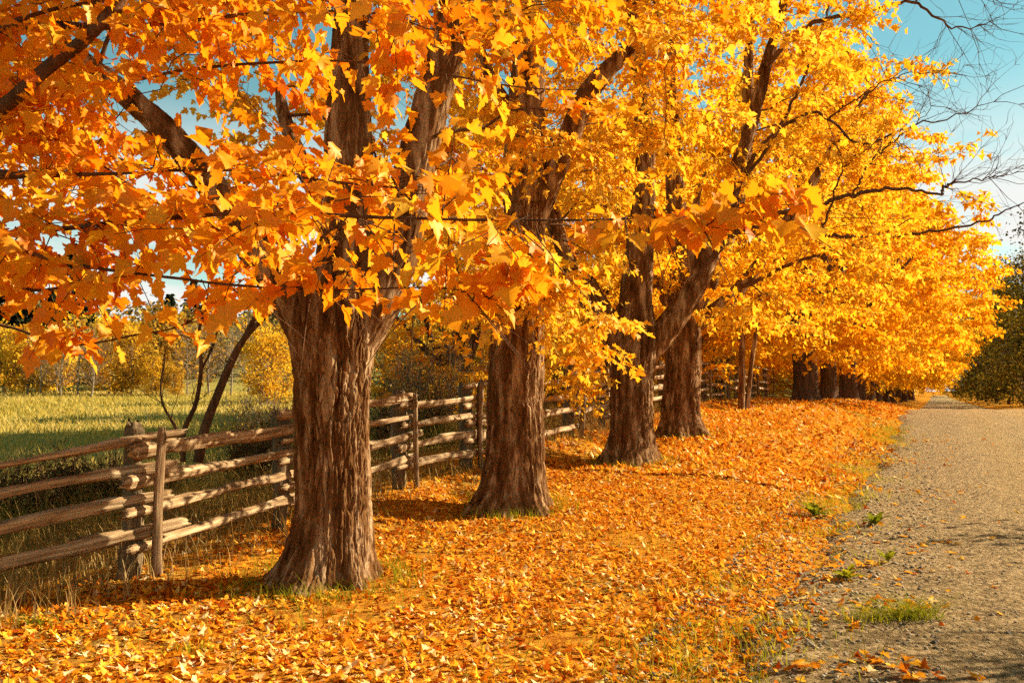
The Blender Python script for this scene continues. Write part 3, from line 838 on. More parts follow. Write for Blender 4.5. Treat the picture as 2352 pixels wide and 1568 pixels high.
far_row = [(1850, 38, 0, 1.0, 'dark broad maple trunk standing alone on the grassy rise beyond the fourth maple'),
           (1905, 46, 2, 1.0, 'slimmer maple just right of the broad dark trunk on the rise'),
           (1950, 53, 1, 1.0, 'second maple right of the broad dark trunk on the rise'),
           (1972, 61, 0, .95, 'third maple right of the broad dark trunk on the rise'),
           (1994, 69, 1, 1.0, 'fourth maple right of the broad dark trunk on the rise'),
           (2012, 78, 2, 1.05, 'fifth maple right of the broad dark trunk, near the dip of the road'),
           (2030, 88, 0, 1.0, 'sixth maple right of the broad dark trunk, small in the distance'),
           (2046, 100, 1, 1.0, 'seventh maple right of the broad dark trunk, small in the distance'),
           (2062, 114, 2, 1.1, 'eighth maple right of the broad dark trunk, near the far end of the row'),
           (2076, 130, 0, 1.0, 'ninth maple right of the broad dark trunk, near the far end of the row'),
           (2092, 150, 1, 1.1, 'farthest maple of the row, where the road narrows out of sight')]
for i, (du, Y, pi, s, lab) in enumerate(far_row):
    x, y = row_xy(du, Y)
    place(pi, x, y, i * 1.3, s, lab, 'maples lining the road')
for i, (x, y, pi, s, lab) in enumerate([(6.6, 33.5, 2, .72, 'small maple between the fourth maple and the broad dark trunk on the rise'),
                                        (3.2, 31, 1, .70, 'yellow maple behind the rail fence, between the second and third maples'),
                                        (-1.5, 24, 2, .55, 'low orange maple behind the rail fence, left of the second maple'),
                                        (9.5, 47, 0, .85, 'maple behind the fence left of the broad dark trunk, farther off'),
                                        (2.0, 46, 0, .8, 'yellow maple at the field edge, far behind the second maple')]):
    place(pi, x, y, 2.1 * i + .6, s, lab, 'maples behind the fence')
# thin double trunk
x, y = row_xy(1703, 28)
b = np.array([x, y, float(gz(x, y)) - .05])
yt = thing('young_maple', b, 'young maple with two thin upright stems between fourth maple and rise', 'tree')
trunk_part(yt, b, [b, b + [.02, 0, 1.5], b + [.08, 0, 3], b + [.0, 0, 5]], [.11, .095, .085, .06], 30, 60, 61, .012, None)
trunk_part(yt, b, [b + [.18, .1, 0], b + [.35, .1, 1.5], b + [.6, .1, 3], b + [.8, 0, 5]], [.085, .07, .065, .045], 26, 60, 62, .01, None, 'stem')
Cy = cluster_points(b, 40, (3.0, 6), 1.8, 63)
dress(yt, b, [(np.array([b + [0, 0, 1.5], b + [.1, 0, 3], b + [0, 0, 5.2]]), [.09, .08, .03])], Cy, 2, .13, .6, .08, 64, 6, 10)

# --- leafless branches reaching out to the right of the third and fourth maples
def bare_twigs(polys, seed, n1, L1, n2_, L2, up=.25, mt=6):
    r = np.random.default_rng(seed); P1, R1 = [], []
    lev = []
    for c, r0_ in polys:
        m = len(c)
        for i in r.integers(int(m * .25), m - 1, n1):
            t = norm(c[min(i + 1, m - 1)] - c[i - 1])
            lev.append((c[i], norm(t * .9 + r.normal(0, .55, 3) + [0, 0, up * r.uniform(-.6, 1)]), L1 * r.uniform(.35, 1.1), .0075))
    out = []
    for k in range(2):
        nxt = []
        for p, d, L, rr in lev:
            tt = np.linspace(0, 1, mt)[:, None]
            bend = r.normal(0, .22, 3)
            c = p + d * L * tt + bend * L * tt ** 2 + np.vstack([np.zeros((1, 3)), r.normal(0, .018 * L, (mt - 1, 3))])
            out.append((c, rr * (1 - .7 * tt[:, 0])))
            if k == 0:
                for i in r.integers(1, mt, n2_):
                    t = norm(c[i] - c[i - 1])
                    nxt.append((c[i], norm(t + r.normal(0, .5, 3) + [0, 0, .15]), L2 * r.uniform(.3, 1.1), .0042))
        lev = nxt
    return multi_tube(np.array([a for a, _ in out]), np.array([b for _, b in out]), 3)
def bare(rootbase, specs, Y, seed, n1=12, L1=1.1, n2_=5, L2=.5):
    root, base = rootbase[0], rootbase[1]
    polys = []
    for k, (pts, rad) in enumerate(specs):
        c = catmull(px(pts, Y), 40)
        c[1:-1] += np.random.default_rng(seed + k).normal(0, .018, (38, 3))
        rr = .62 * np.interp(np.linspace(0, 1, 40), np.linspace(0, 1, len(rad)), rad)
        V, F = multi_tube((c - base)[None], rr[None], 9)
        build('bare_branch', V, F, M['twig'], root, smooth=True)
        polys.append((c, rr))
    V, F = bare_twigs(polys, seed, n1, L1, n2_, L2)
    o = build('bare_twigs', V - base, F, M['twig'], root); o['kind'] = 'stuff'
bare(T3, [([(1650, 545), (1700, 420, 16.2), (1755, 330, 15.8), (1850, 258, 15.5), (1905, 272, 15.3), (1975, 330, 15.1), (2070, 300, 15), (2200, 262, 15), (2300, 225, 15)], [.09, .075, .06, .05, .04, .034, .026, .016, .006]),
          ([(1760, 150), (1850, 62, 16), (1990, 22, 15.5), (2100, 5, 15.2), (2190, 62, 15), (2290, 48, 15)], [.085, .07, .055, .04, .024, .006]),
          ([(2100, 5, 15.2), (2150, -30, 15), (2250, -20, 15)], [.03, .02, .006]),
          ([(1905, 272, 15.3), (1960, 230, 15), (2080, 170, 14.8), (2200, 175, 14.8)], [.03, .022, .014, .005]),
          ([(1600, 640), (1680, 540, 15.8), (1760, 492, 15.4), (1850, 482, 15.2), (1960, 445, 15), (2060, 432, 14.9), (2165, 447, 14.8)], [.10, .085, .07, .065, .055, .045, .03]),
          ([(2165, 447, 14.8), (2172, 425, 14.8), (2260, 410, 14.7), (2360, 392, 14.6)], [.03, .026, .018, .008]),
          ([(1960, 445, 15), (2000, 370, 14.9), (2060, 320, 14.8), (2150, 240, 14.7)], [.035, .028, .018, .006]),
          ([(1680, 540, 15.8), (1760, 515, 15.2), (1830, 528, 15), (1882, 530, 14.9), (1905, 480, 14.8), (1935, 390, 14.7), (1990, 340, 14.6)], [.06, .05, .042, .036, .03, .024, .008]),
          ([(1700, 420, 16.2), (1770, 330, 16), (1830, 210, 15.8), (1880, 90, 15.6), (1920, -40, 15.5)], [.06, .05, .042, .035, .02])], 16.3, 501, 15, 1.3, 6, .6)
bare(T4, [([(1800, 520), (1930, 545, 20), (2100, 535, 19.5), (2250, 512, 19.2), (2315, 480, 19), (2370, 455, 19)], [.09, .07, .05, .036, .026, .012]),
          ([(1700, 660), (1830, 600, 20), (1960, 560, 19.6), (2100, 500, 19.3)], [.09, .06, .04, .015])], 20.5, 540, 10, 1.1, 5, .5)

# ------------------------------------------------------------------ split rail fence
from mathutils import Matrix
def line_xy(Y, off=-7.45): return np.array([.464 * Y + off, Y])
fp = [np.array([-4.75, 7.1]), np.array([P(340, 914, 8.45)[0], 8.45]), np.array([P(672, 914, 10.6)[0], 10.6]), np.array([P(938, 914, 13.0)[0], 13.0]),
      np.array([P(1088, 914, 14.7)[0], 14.7]), np.array([P(1222, 914, 16.7)[0], 16.7]), np.array([P(1322, 914, 18.8)[0], 18.8]), np.array([P(1393, 914, 20.7)[0], 20.7])]
for Yk in (23.0, 25.3, 27.6, 30, 32.4, 35, 38, 41): fp.append(line_xy(Yk))
fz_ = [float(gz(*p)) for p in fp]
fence = thing('rail_fence', (fp[1][0], fp[1][1], fz_[1]), 'weathered split rail fence running behind the row of maples', 'fence')
FB = np.array([fp[1][0], fp[1][1], fz_[1]])
def rail_mesh(L, h, w, seed, nx=34, ns=16, round_=False):
    r = np.random.default_rng(seed)
    x = np.linspace(0, L, nx); th = np.arange(ns) * 2 * np.pi / ns
    nc = 5; ang = np.sort(np.arange(nc) * 2 * np.pi / nc + r.uniform(-.35, .35, nc)); cr_ = r.uniform(.85, 1.3, nc)
    if round_: pr = np.ones(ns) * 1.05
    else:
        pc = np.stack([np.cos(ang) * cr_, np.sin(ang) * cr_], -1); pr = np.zeros(ns)
        for i_ in range(nc):
            A_, B_ = pc[i_], pc[(i_ + 1) % nc]
            for j_ in range(ns):
                dx, dy = math.cos(th[j_]), math.sin(th[j_]); den = dx * (B_[1] - A_[1]) - dy * (B_[0] - A_[0])
                if abs(den) < 1e-9: continue
                t_ = (A_[0] * (B_[1] - A_[1]) - A_[1] * (B_[0] - A_[0])) / den; u_ = (A_[0] * dy - A_[1] * dx) / den
                if t_ > 0 and -1e-6 <= u_ <= 1 + 1e-6: pr[j_] = t_
        pr = np.where(pr < .3, 1.0, pr)
    X = np.broadcast_to(x[:, None], (nx, ns))
    tw = 1 + 0 * x
    yy = np.cos(th)[None] * w * pr; zz = np.sin(th)[None] * h * pr
    cyl = np.stack([X * 1.0, np.broadcast_to(np.cos(th) * .07, (nx, ns)), np.broadcast_to(np.sin(th) * .07, (nx, ns))], -1) + seed * 1.7
    d = .020 * np.clip(np.abs(vn(cyl * [1.6, 46, 46], seed)) * 4, 0, 1) + .014 * vn(cyl * [4, 18, 18], seed + 1) + .026 * vn(cyl * [1.6, 7, 7], seed + 2) - .012
    k = 1 + d / .06
    end = np.minimum(1, .72 + np.minimum(x, L - x) / .10)[:, None]
    jag = r.normal(0, .035, ns)
    Xe = X.copy(); Xe[0] += jag; Xe[-1] += r.normal(0, .035, ns)
    bow = .028 * np.sin(x / L * np.pi)[:, None] * r.uniform(-1, 1) + .010 * np.sin(x * 2.3 + seed)[:, None]
    V = np.stack([Xe, yy * k * end + bow * .6, zz * k * end * (1 + .12 * np.sin(x * 1.7 + seed))[:, None] + bow], -1)
    idx = np.arange(nx * ns).reshape(nx, ns); a, b = idx[:-1], idx[1:]
    F = np.stack([a, np.roll(a, -1, 1), np.roll(b, -1, 1), b], -1).reshape(-1, 4)
    V = np.vstack([V.reshape(-1, 3), [[.02, 0, bow[0, 0]]], [[L - .02, 0, bow[-1, 0]]]])
    c0, c1 = nx * ns, nx * ns + 1
    tri = [(idx[0, i], c0, c0, idx[0, (i + 1) % ns]) for i in range(ns)]
    # end caps as quads with a split edge
    caps = []
    for i in range(0, ns, 2):
        caps.append((c0, idx[0, (i + 2) % ns], idx[0, i + 1], idx[0, i])); caps.append((c1, idx[-1, i], idx[-1, i + 1], idx[-1, (i + 2) % ns]))
    return V, np.vstack([F, np.array(caps)])
def place_x(o, A, B, origin, roll=0.0):
    d = (B - A) / np.linalg.norm(B - A); y = np.cross([0, 0, 1.0], d); y /= np.linalg.norm(y); z = np.cross(d, y)
    p = A - origin
    o.matrix_local = Matrix(((d[0], y[0], z[0], p[0]), (d[1], y[1], z[1], p[1]), (d[2], y[2], z[2], p[2]), (0, 0, 0, 1))) @ Matrix.Rotation(roll, 4, 'X')
HL = [(1.30, 1.0, .735, .46), (1.15, .87, .565, .25)]
rf = np.random.default_rng(71)
for k in range(len(fp) - 1):
    A2, B2_ = fp[k], fp[k + 1]
    d = (B2_ - A2) / np.linalg.norm(B2_ - A2)
    nr = np.array([d[1], -d[0]])
    hs = HL[k % 2]
    for i in range(4):
        ha, hb = hs[i] + rf.normal(0, .02), hs[i] + rf.normal(0, .02)
        if k == 1: ha, hb = hs[i], (1.17, .885, .60, .33)[i]
        if k == 0: ha, hb = (1.03, .78, .48, .22)[i] - fz_[0], hs[i]
        e1, e2 = rf.uniform(.16, .34), rf.uniform(.2, .42)
        off = rf.normal(0, .008)
        A3 = np.array([*(A2 - d * e1 + nr * off), fz_[k] + ha]); B3_ = np.array([*(B2_ + d * e2 + nr * off), fz_[k + 1] + hb])
        L = np.linalg.norm(B3_ - A3)
        V, F = rail_mesh(L, rf.uniform(.044, .058), rf.uniform(.028, .038), 700 + k * 4 + i, 64 if k < 4 else 26, 26 if k < 4 else 12)
        o = build('rail', V, F, M['rail'], fence, smooth=False)
        place_x(o, A3, B3_, FB, rf.normal(0, .15))
for k in range(len(fp)):
    a = fp[max(k - 1, 0)]; b = fp[min(k + 1, len(fp) - 1)]
    d = (b - a) / np.linalg.norm(b - a); nr = np.array([d[1], -d[0]])
    hi = k < 6
    # round post behind, squarish stake in front
    q = fp[k] - nr * .135 - d * .05
    z0 = float(gz(*q)) - .3
    top = fz_[k] + (1.40 if k else 1.25) + rf.normal(0, .04)
    V, F = rail_mesh(top - z0, .083, .083, 900 + k, 30 if hi else 12, 22 if hi else 10, True)
    th_ = 1
    o = build('post', V, F, M['post'], fence, smooth=True)
    o.matrix_local = Matrix.Translation(Vector((q[0] - FB[0], q[1] - FB[1], z0 - FB[2]))) @ Matrix.Rotation(-math.pi / 2, 4, 'Y')
    q = fp[k] + nr * .115 + d * .045
    z0 = float(gz(*q)) - .15
    top = fz_[k] + 1.355 + rf.normal(0, .04)
    V, F = rail_mesh(top - z0, .045, .045, 950 + k, 40 if hi else 14, 16 if hi else 8)
    o = build('stake', V, F, M['stake'], fence, smooth=True)
    o.matrix_local = Matrix.Translation(Vector((q[0] - FB[0], q[1] - FB[1], z0 - FB[2]))) @ Matrix.Rotation(-math.pi / 2 + rf.normal(0, .02), 4, 'Y')

# ------------------------------------------------------------------ sapling behind the fence
Ys = 11.2
bs = P(430, 1000, Ys); bs[2] = float(gz(bs[0], bs[1])) - .05
sap = thing('sapling', bs, 'leaning bare sapling with several dark stems behind the fence, by the field', 'tree')
sap_specs = [([(455, 1060), (470, 985), (500, 905), (540, 812), (575, 760), (640, 698), (690, 640)], [.062, .058, .052, .046, .034, .026, .014]),
             ([(552, 795), (585, 730), (620, 690), (650, 650)], [.032, .028, .022, .010]),
             ([(420, 1060), (422, 990), (450, 925), (462, 840), (456, 765), (474, 700), (480, 640)], [.034, .032, .028, .024, .020, .014, .008]),
             ([(418, 1050), (405, 985), (375, 930), (369, 880), (376, 845), (380, 800)], [.020, .018, .014, .012, .010, .005]),
             ([(462, 850), (490, 790), (508, 720), (520, 650)], [.016, .013, .010, .005])]
polys = []
for k, (pts, rad) in enumerate(sap_specs):
    c = catmull(px(pts, Ys), 30); rr = np.interp(np.linspace(0, 1, 30), np.linspace(0, 1, len(rad)), rad)
    V, F = multi_tube((c - bs)[None], rr[None], 10); build('stem', V, F, M['twig'], sap, smooth=True); polys.append((c, rr))
V, F = bare_twigs(polys, 611, 5, .5, 3, .3)
o = build('twigs', V - bs, F, M['twig'], sap); o['kind'] = 'stuff'

# ------------------------------------------------------------------ grass
def blades(pos, h, w, lean, r, tone, seg=2, curl=.6):
    N = len(pos)
    az = r.uniform(0, 2 * np.pi, N); d = np.stack([np.cos(az), np.sin(az), 0 * az], -1)
    wd = np.stack([-np.sin(az + r.uniform(-1, 1, N)), np.cos(az), 0 * az], -1)
    ln = h * (lean * r.uniform(.2, 1.4, N))
    t = np.linspace(0, 1, seg + 1)
    C = pos[:, None] + d[:, None] * (ln[:, None] * t ** 1.8)[..., None]
    C[..., 2] += h[:, None] * (t - curl * r.uniform(.1, .6, N)[:, None] * t ** 3)
    ww = (w[:, None] * (1 - t * .9))[..., None] * wd[:, None] * .5
    Lf, Rt = C - ww, C + ww
    V = np.stack([Lf, Rt], 2).reshape(N, -1, 3)
    nv = 2 * (seg + 1)
    f = []
    for i in range(seg): f += [(2 * i, 2 * i + 1, 2 * i + 3), (2 * i, 2 * i + 3, 2 * i + 2)]
    f = f[:-2] + [(2 * seg - 2, 2 * seg - 1, 2 * seg)]
    f = np.array(f)
    F = f[None] + (np.arange(N) * nv)[:, None, None]
    return V.reshape(-1, 3), F.reshape(-1, 3), np.repeat(tone, len(f))
rg = np.random.default_rng(91)
def at_sq(s, q):
    x, y = xy(s, q); return np.stack([x, y, surf(x, y)], -1)
A = Acc()
# tall dry grass along both sides of the fence
N = 38000
s_ = 1.0 + 27 * rg.uniform(0, 1, N) ** 1.25; q_ = rg.uniform(-11.5, -6.15, N)
x, y = xy(s_, q_)
dens = np.clip(.55 + .9 * n2(x, y, .9, 31), .05, 1) * np.where(q_ > -6.75, .55, 1)
k = rg.uniform(0, 1, N) < dens
s_, q_ = s_[k], q_[k]; p = at_sq(s_, q_); x, y = p[:, 0], p[:, 1]
h = rg.uniform(.3, .88, len(p)) * (1 + .35 * n2(x, y, .7, 33)) * np.where(q_ > -6.75, .55, 1)
tn = np.clip(.62 + .34 * n2(x, y, .45, 35) - .22 * sstep(-7.2, -8.6, q_) + rg.normal(0, .18, len(p)), 0, 1)
V, F, T = blades(p, h, rg.uniform(.006, .013, len(p)), .7, rg, tn, 3); A.add(V, F, T)
V, F, T = A.get(); o = build('tall_grass', V, F, M['dry'], tone=T); tag(o, 'tall dry grass growing around the rail fence', 'grass', kind='stuff')
# field grass
A = Acc()
N = 36000
Yf = 11 + 70 * rg.uniform(0, 1, N) ** 1.5; xf = -Yf * rg.uniform(.02, .68, N) - 1.2
s_, q_ = sq(xf, Yf); k = q_ < -9.3
p = np.stack([xf, Yf, gz(xf, Yf) - .01], -1)[k]; Yf = Yf[k]
h = rg.uniform(.16, .36, len(p)) * (1 + .5 * np.abs(n2(p[:, 0], p[:, 1], .25, 37)))
tn = np.clip(.64 + .16 * (1 - sstep(14, 34, Yf)) + .22 * n2(p[:, 0], p[:, 1], .12, 39) + .15 * n2(p[:, 0], p[:, 1], .6, 40) + rg.normal(0, .10, len(p)), 0, 1)
V, F, T = blades(p, h, .006 + .0011 * Yf, .9, rg, tn, 2); A.add(V, F, T)
V, F, T = A.get(); o = build('field_grass', V, F, M['grass'], tone=T); tag(o, 'sunlit yellow green meadow grass on the field', 'grass', kind='stuff')
# short grass showing through the leaves
A = Acc()
N = 26000
s_ = 2 + 40 * rg.uniform(0, 1, N) ** 1.4; q_ = rg.uniform(-6.4, -.9, N)
x, y = xy(s_, q_)
k = (n2(x, y, .8, 41) + .5 * n2(x, y, 2.6, 42)) > .38
k |= (rg.uniform(0, 1, N) < .10)
p = at_sq(s_[k], q_[k])
V, F, T = blades(p, rg.uniform(.05, .16, len(p)), rg.uniform(.004, .008, len(p)), .8, rg, np.clip(.26 + rg.normal(0, .13, len(p)), 0, 1), 2); A.add(V, F, T)
N = 9500
s_ = 4.5 + 26 * rg.uniform(0, 1, N) ** 1.2; q_ = -1.35 + rg.normal(0, .38, N)
x, y = xy(s_, q_)
k = n2(x, y, 1.1, 141) + .4 * n2(x, y, 3.0, 142) > .02
p = at_sq(s_[k], q_[k])
V, F, T = blades(p, rg.uniform(.05, .22, len(p)), rg.uniform(.004, .009, len(p)), 1.1, rg, np.clip(.5 + rg.normal(0, .18, len(p)), 0, 1), 2); A.add(V, F, T)
for du, Y, rr, n_ in [(755, 8.5, .62, 900), (1175, 12.3, .62, 700), (1445, 16.5, .6, 600), (1562, 21, .6, 400)]:
    bx = P(du, 914, Y)[0]; az = rg.uniform(0, 2 * np.pi, n_); ra = rr + np.abs(rg.normal(0, .18, n_))
    x, y = bx + ra * np.cos(az), Y + ra * np.sin(az)
    p = np.stack([x, y, surf(x, y)], -1)
    V, F, T = blades(p, rg.uniform(.06, .22, n_), rg.uniform(.004, .009, n_), .7, rg, np.clip(.28 + rg.normal(0, .14, n_), 0, 1), 2); A.add(V, F, T)
V, F, T = A.get(); o = build('verge_grass', V, F, M['weed'], tone=T); tag(o, 'short green grass showing between fallen leaves on the verge', 'grass', kind='stuff')

# ------------------------------------------------------------------ fallen leaves
rl = np.random.default_rng(123)
def litter_pts(N, s0, s1, q0, q1, pw, dfun):
    s_ = s0 + (s1 - s0) * rl.uniform(0, 1, N) ** pw; q_ = rl.uniform(q0, q1, N)
    x, y = xy(s_, q_)
    k = rl.uniform(0, 1, N) < dfun(s_, q_, x, y)
    return np.stack([x, y, surf(x, y)], -1)[k]
def dverge(s_, q_, x, y):
    e = q_ + .55 * n2(x, y, .45, 51) + .25 * n2(x, y, 1.7, 52)
    e = e + .25 * (1 - sstep(4.5, 9, s_)) + .12
    d = (1 - sstep(-1.75, -.55, e)) ** 1.6
    d *= .25 + .75 * sstep(-7.6, -6.3, q_)
    gr = n2(x, y, .8, 41) + .5 * n2(x, y, 2.6, 42)
    return d * (1 - .75 * sstep(.42, .62, gr))
def lie(p, lod, size, up, lift):
    N = len(p)
    az = rl.uniform(0, 2 * np.pi, N)
    tilt = np.abs(rl.normal(0, .30, N)); ta = rl.uniform(0, 2 * np.pi, N)
    nor = np.stack([np.sin(tilt) * np.cos(ta), np.sin(tilt) * np.sin(ta), np.cos(tilt) * np.where(rl.uniform(0, 1, N) < .5, 1, -1)], -1)
    tip = np.stack([np.cos(az), np.sin(az), rl.normal(0, .25, N)], -1)
    sz = size * rl.uniform(.55, 1.2, N)
    t1 = n2(p[:, 0], p[:, 1], .5, 61)
    tone = np.clip(.42 + .16 * t1 + rl.normal(0, .30, N), 0, 1)
    pos = p - norm(tip) * (sz * .45)[:, None]
    pos[:, 2] += lift * rl.uniform(.2, 1, N) + np.abs(sz * np.sin(tilt)) * .28
    return pos, tip, nor, sz, tone
pn = litter_pts(42000, 1.5, 15, -7.4, -.4, 1.15, dverge)
dn = lie(pn, 1, .064, 0, .015)
mk = pick(dn, 90)
sel = tuple(a[mk] for a in dn); dn = tuple(a[~mk] for a in dn)
A = Acc()
sn_ = sq(dn[0][:, 0], dn[0][:, 1])[0] < 7.0
V, F, T = leaves(1, *(a_[sn_] for a_ in dn), curlscale=1.7); A.add(V, F, T)
V, F, T = leaves(2, *(a_[~sn_] for a_ in dn), curlscale=1.7); A.add(V, F, T)
pf = litter_pts(30000, 14.6, 75, -7.4, -.4, 1.7, dverge)
sf, qf = sq(pf[:, 0], pf[:, 1])
df = lie(pf, 2, .11, 0, .02); df = (df[0], df[1], df[2], df[3] * (1 + .012 * (sf - 14)), df[4])
V, F, T = leaves(2, *df, curlscale=1.8); A.add(V, F, T)
V, F, T = A.get(); o = build('leaf_litter', V, F, M['litter'], tone=T); tag(o, 'thick layer of fallen orange and yellow maple leaves on the verge', 'leaves', kind='stuff')
def hue(t): return 'red brown' if t < .15 else 'deep orange' if t < .35 else 'orange' if t < .55 else 'golden' if t < .75 else 'yellow' if t < .9 else 'pale tan'
def where(p):
    u = proj(p)[0]
    return 'at the lower left' if u < 600 else 'below the nearest maple' if u < 1000 else 'at the bottom middle' if u < 1400 else 'at the bottom, near the gravel'
for o, p, t in zip(leaf_objects(None, sel, M['litter'], 'fallen_leaf'), sel[0], sel[4]):
    tag(o, f'{hue(t)} fallen maple leaf in the thick litter {where(p)}', 'leaf', 'fallen leaves close to the camera')
# leaves scattered over the gravel
pr_ = litter_pts(14000, 3.0, 28, -1.8, 4.2, 1.3, lambda s_, q_, x, y: (.016 + .75 * np.exp(-(q_ + 1.5) / .65)) * np.clip(.5 + 1.6 * n2(x, y, 1.1, 77), .05, 1.6))
dr = lie(pr_, 0, .085, 0, .006)
mk = pick(dr, 90)
sel = tuple(a[mk] for a in dr)
for o, p, t in zip(leaf_objects(None, sel, M['litter'], 'fallen_leaf'), sel[0], sel[4]):
    s1, q1 = sq(p[0], p[1])
    tag(o, f"{hue(t)} fallen leaf lying on the gravel {'along the leafy edge' if q1 < -.4 else 'toward the middle of the road'}, {'near' if s1 < 9 else 'midway' if s1 < 16 else 'far up'}", 'leaf', 'fallen leaves on the gravel')
V, F, T = leaves(1, *(a[~mk] for a in dr)); o = build('road_leaves', V, F, M['litter'], tone=T); tag(o, 'thin scatter of leaves far along the gravel road', 'leaves', kind='stuff')

# ------------------------------------------------------------------ loose gravel
oct_ = np.array([(1, 0, 0), (-1, 0, 0), (0, 1, 0), (0, -1, 0), (0, 0, 1), (0, 0, -1)], float)
of = np.array([(0, 2, 4), (2, 1, 4), (1, 3, 4), (3, 0, 4), (2, 0, 5), (1, 2, 5), (3, 1, 5), (0, 3, 5)])
N = 14000
s_ = 3.0 + 22 * rl.uniform(0, 1, N) ** 2.1; q_ = -1.9 + 4.9 * rl.uniform(0, 1, N) ** 1.9
p = at_sq(s_, q_)
sz = rl.uniform(.005, .014, N) * (1 + .7 * (rl.uniform(0, 1, N) > .92)) * np.where(q_ < 0, 1.6, .95)
V = oct_[None] * rl.uniform(.6, 1.25, (N, 6, 1)) * sz[:, None, None] * np.array([1.15, 1, .7])
az = rl.uniform(0, 6.3, N); c_, sn = np.cos(az)[:, None], np.sin(az)[:, None]
V = np.stack([V[..., 0] * c_ - V[..., 1] * sn, V[..., 0] * sn + V[..., 1] * c_, V[..., 2]], -1) + p[:, None] + [0, 0, .002]
F = of[None] + (np.arange(N) * 6)[:, None, None]
o = build('loose_gravel', V.reshape(-1, 3), F.reshape(-1, 3), M['stone'], tone=np.repeat(np.clip(rl.normal(.5, .22, N), 0, 1), 8))
tag(o, 'loose grey brown gravel stones along the road edge', 'gravel', kind='stuff')

# ------------------------------------------------------------------ weeds on the shoulder
def ground_at(du, dv):
    lo, hi = 2.0, 60.0
    for Y in np.linspace(2, 60, 2000):
        p = P(du, dv, Y)
        if p[2] < float(surf(p[0], p[1])): return np.array([p[0], p[1], float(surf(p[0], p[1]))])
    return P(du, dv, 20)
def grass_clump(du, dv, n_, h, label, lean=1.3, tone=.30):
    b = ground_at(du, dv)
    p = np.stack([rg.normal(0, .11, n_), rg.normal(0, .05, n_), np.zeros(n_)], -1)
    V, F, T = blades(p, rg.uniform(.4, 1, n_) * h, rg.uniform(.006, .011, n_), lean, rg, np.clip(tone + rg.normal(0, .12, n_), 0, 1), 4, .8)
    root = thing('grass_clump', b, label, 'grass')
    o = build('blades', V, F, M['weed'], root, tone=T); o['kind'] = 'stuff'
def weed(du, dv, n_, size, label, tone=.25):
    b = ground_at(du, dv); root = thing('dandelion', b, label, 'weed')
    for i in range(n_):
        az = i * 2.4 + rg.uniform(-.4, .4); el = rg.uniform(.45, 1.25); L = size * rg.uniform(.7, 1.15)
        t = np.linspace(0, 1, 9)
        wv = .19 * L * np.sin(np.pi * np.minimum(t * .92 + .08, 1)) * np.where(np.arange(9) % 2 == 0, 1.15, .62)
        d = np.array([math.cos(az), math.sin(az), 0]); sd = np.array([-math.sin(az), math.cos(az), 0])
        C = d * (L * t * math.cos(el))[:, None] + np.array([0, 0, 1.0]) * (L * (t * math.sin(el) - .35 * t ** 2.5))[:, None]
        V = np.concatenate([C - sd * wv[:, None] + [0, 0, .01], C, C + sd * wv[:, None] + [0, 0, .01]])
        F = []
        for a in range(8):
            F += [(a, 9 + a, 10 + a, a + 1), (9 + a, 18 + a, 19 + a, 10 + a)]
        o = build('leaf', V, np.array(F), M['weed'], root, tone=np.full(len(F), np.clip(tone + rg.normal(0, .08), 0, 1)))
weed(1870, 1185, 14, .30, 'green weed rosette among leaves at the left of the shoulder')
weed(2010, 1205, 13, .26, 'broad leaved green weed at the edge of the gravel, by red leaves', .2)
weed(1945, 1330, 18, .20, 'yellow green lobed weed standing alone on the gravel shoulder', .42)
weed(2040, 1290, 8, .2, 'small green weed on the gravel behind the lobed one', .3)
grass_clump(2090, 1420, 210, .24, 'drooping green grass clump on the gravel near the bottom right', 2.4, .36)
grass_clump(1985, 1425, 90, .22, 'thin grass clump left of the drooping clump on the gravel', 1.5, .36)
grass_clump(720, 1352, 120, .20, 'green grass tuft at the foot of the nearest maple', .9, .22)
grass_clump(85, 1440, 70, .22, 'green grass tuft at the left edge of the trunk shadow', 1.0, .22)
grass_clump(1225, 1130, 90, .35, 'leafy green shoots against the base of the second maple', .5, .3)
grass_clump(430, 1500, 60, .13, 'low grass tuft amid leaves in the lower left', 1.2, .3)
# piles of leaves caught in the shoulder weeds
for du, dv, n_, lab in [(2060, 1400, 16, 'fallen leaf caught in the drooping grass clump on the gravel'), (1985, 1300, 14, 'fallen leaf heaped around the lobed weed on the gravel'),
                        (1890, 1540, 13, 'brown orange leaf in the pile at the bottom edge, left of the road shadow'), (2040, 1530, 15, 'brown orange leaf in the pile at the bottom edge, right of the gravel shoulder'), (2110, 1555, 9, 'brown orange leaf at the bottom edge, rightmost of the piled ones')]:
    b = ground_at(du, dv)
    p = b + np.stack([rl.normal(0, .16, n_), rl.normal(0, .09, n_), np.zeros(n_)], -1); p[:, 2] = surf(p[:, 0], p[:, 1])
    d_ = lie(p, 0, .10, 0, .05)
    for o in leaf_objects(None, d_, M['litter'], 'fallen_leaf'): tag(o, lab, 'leaf', 'leaves caught in the shoulder weeds')

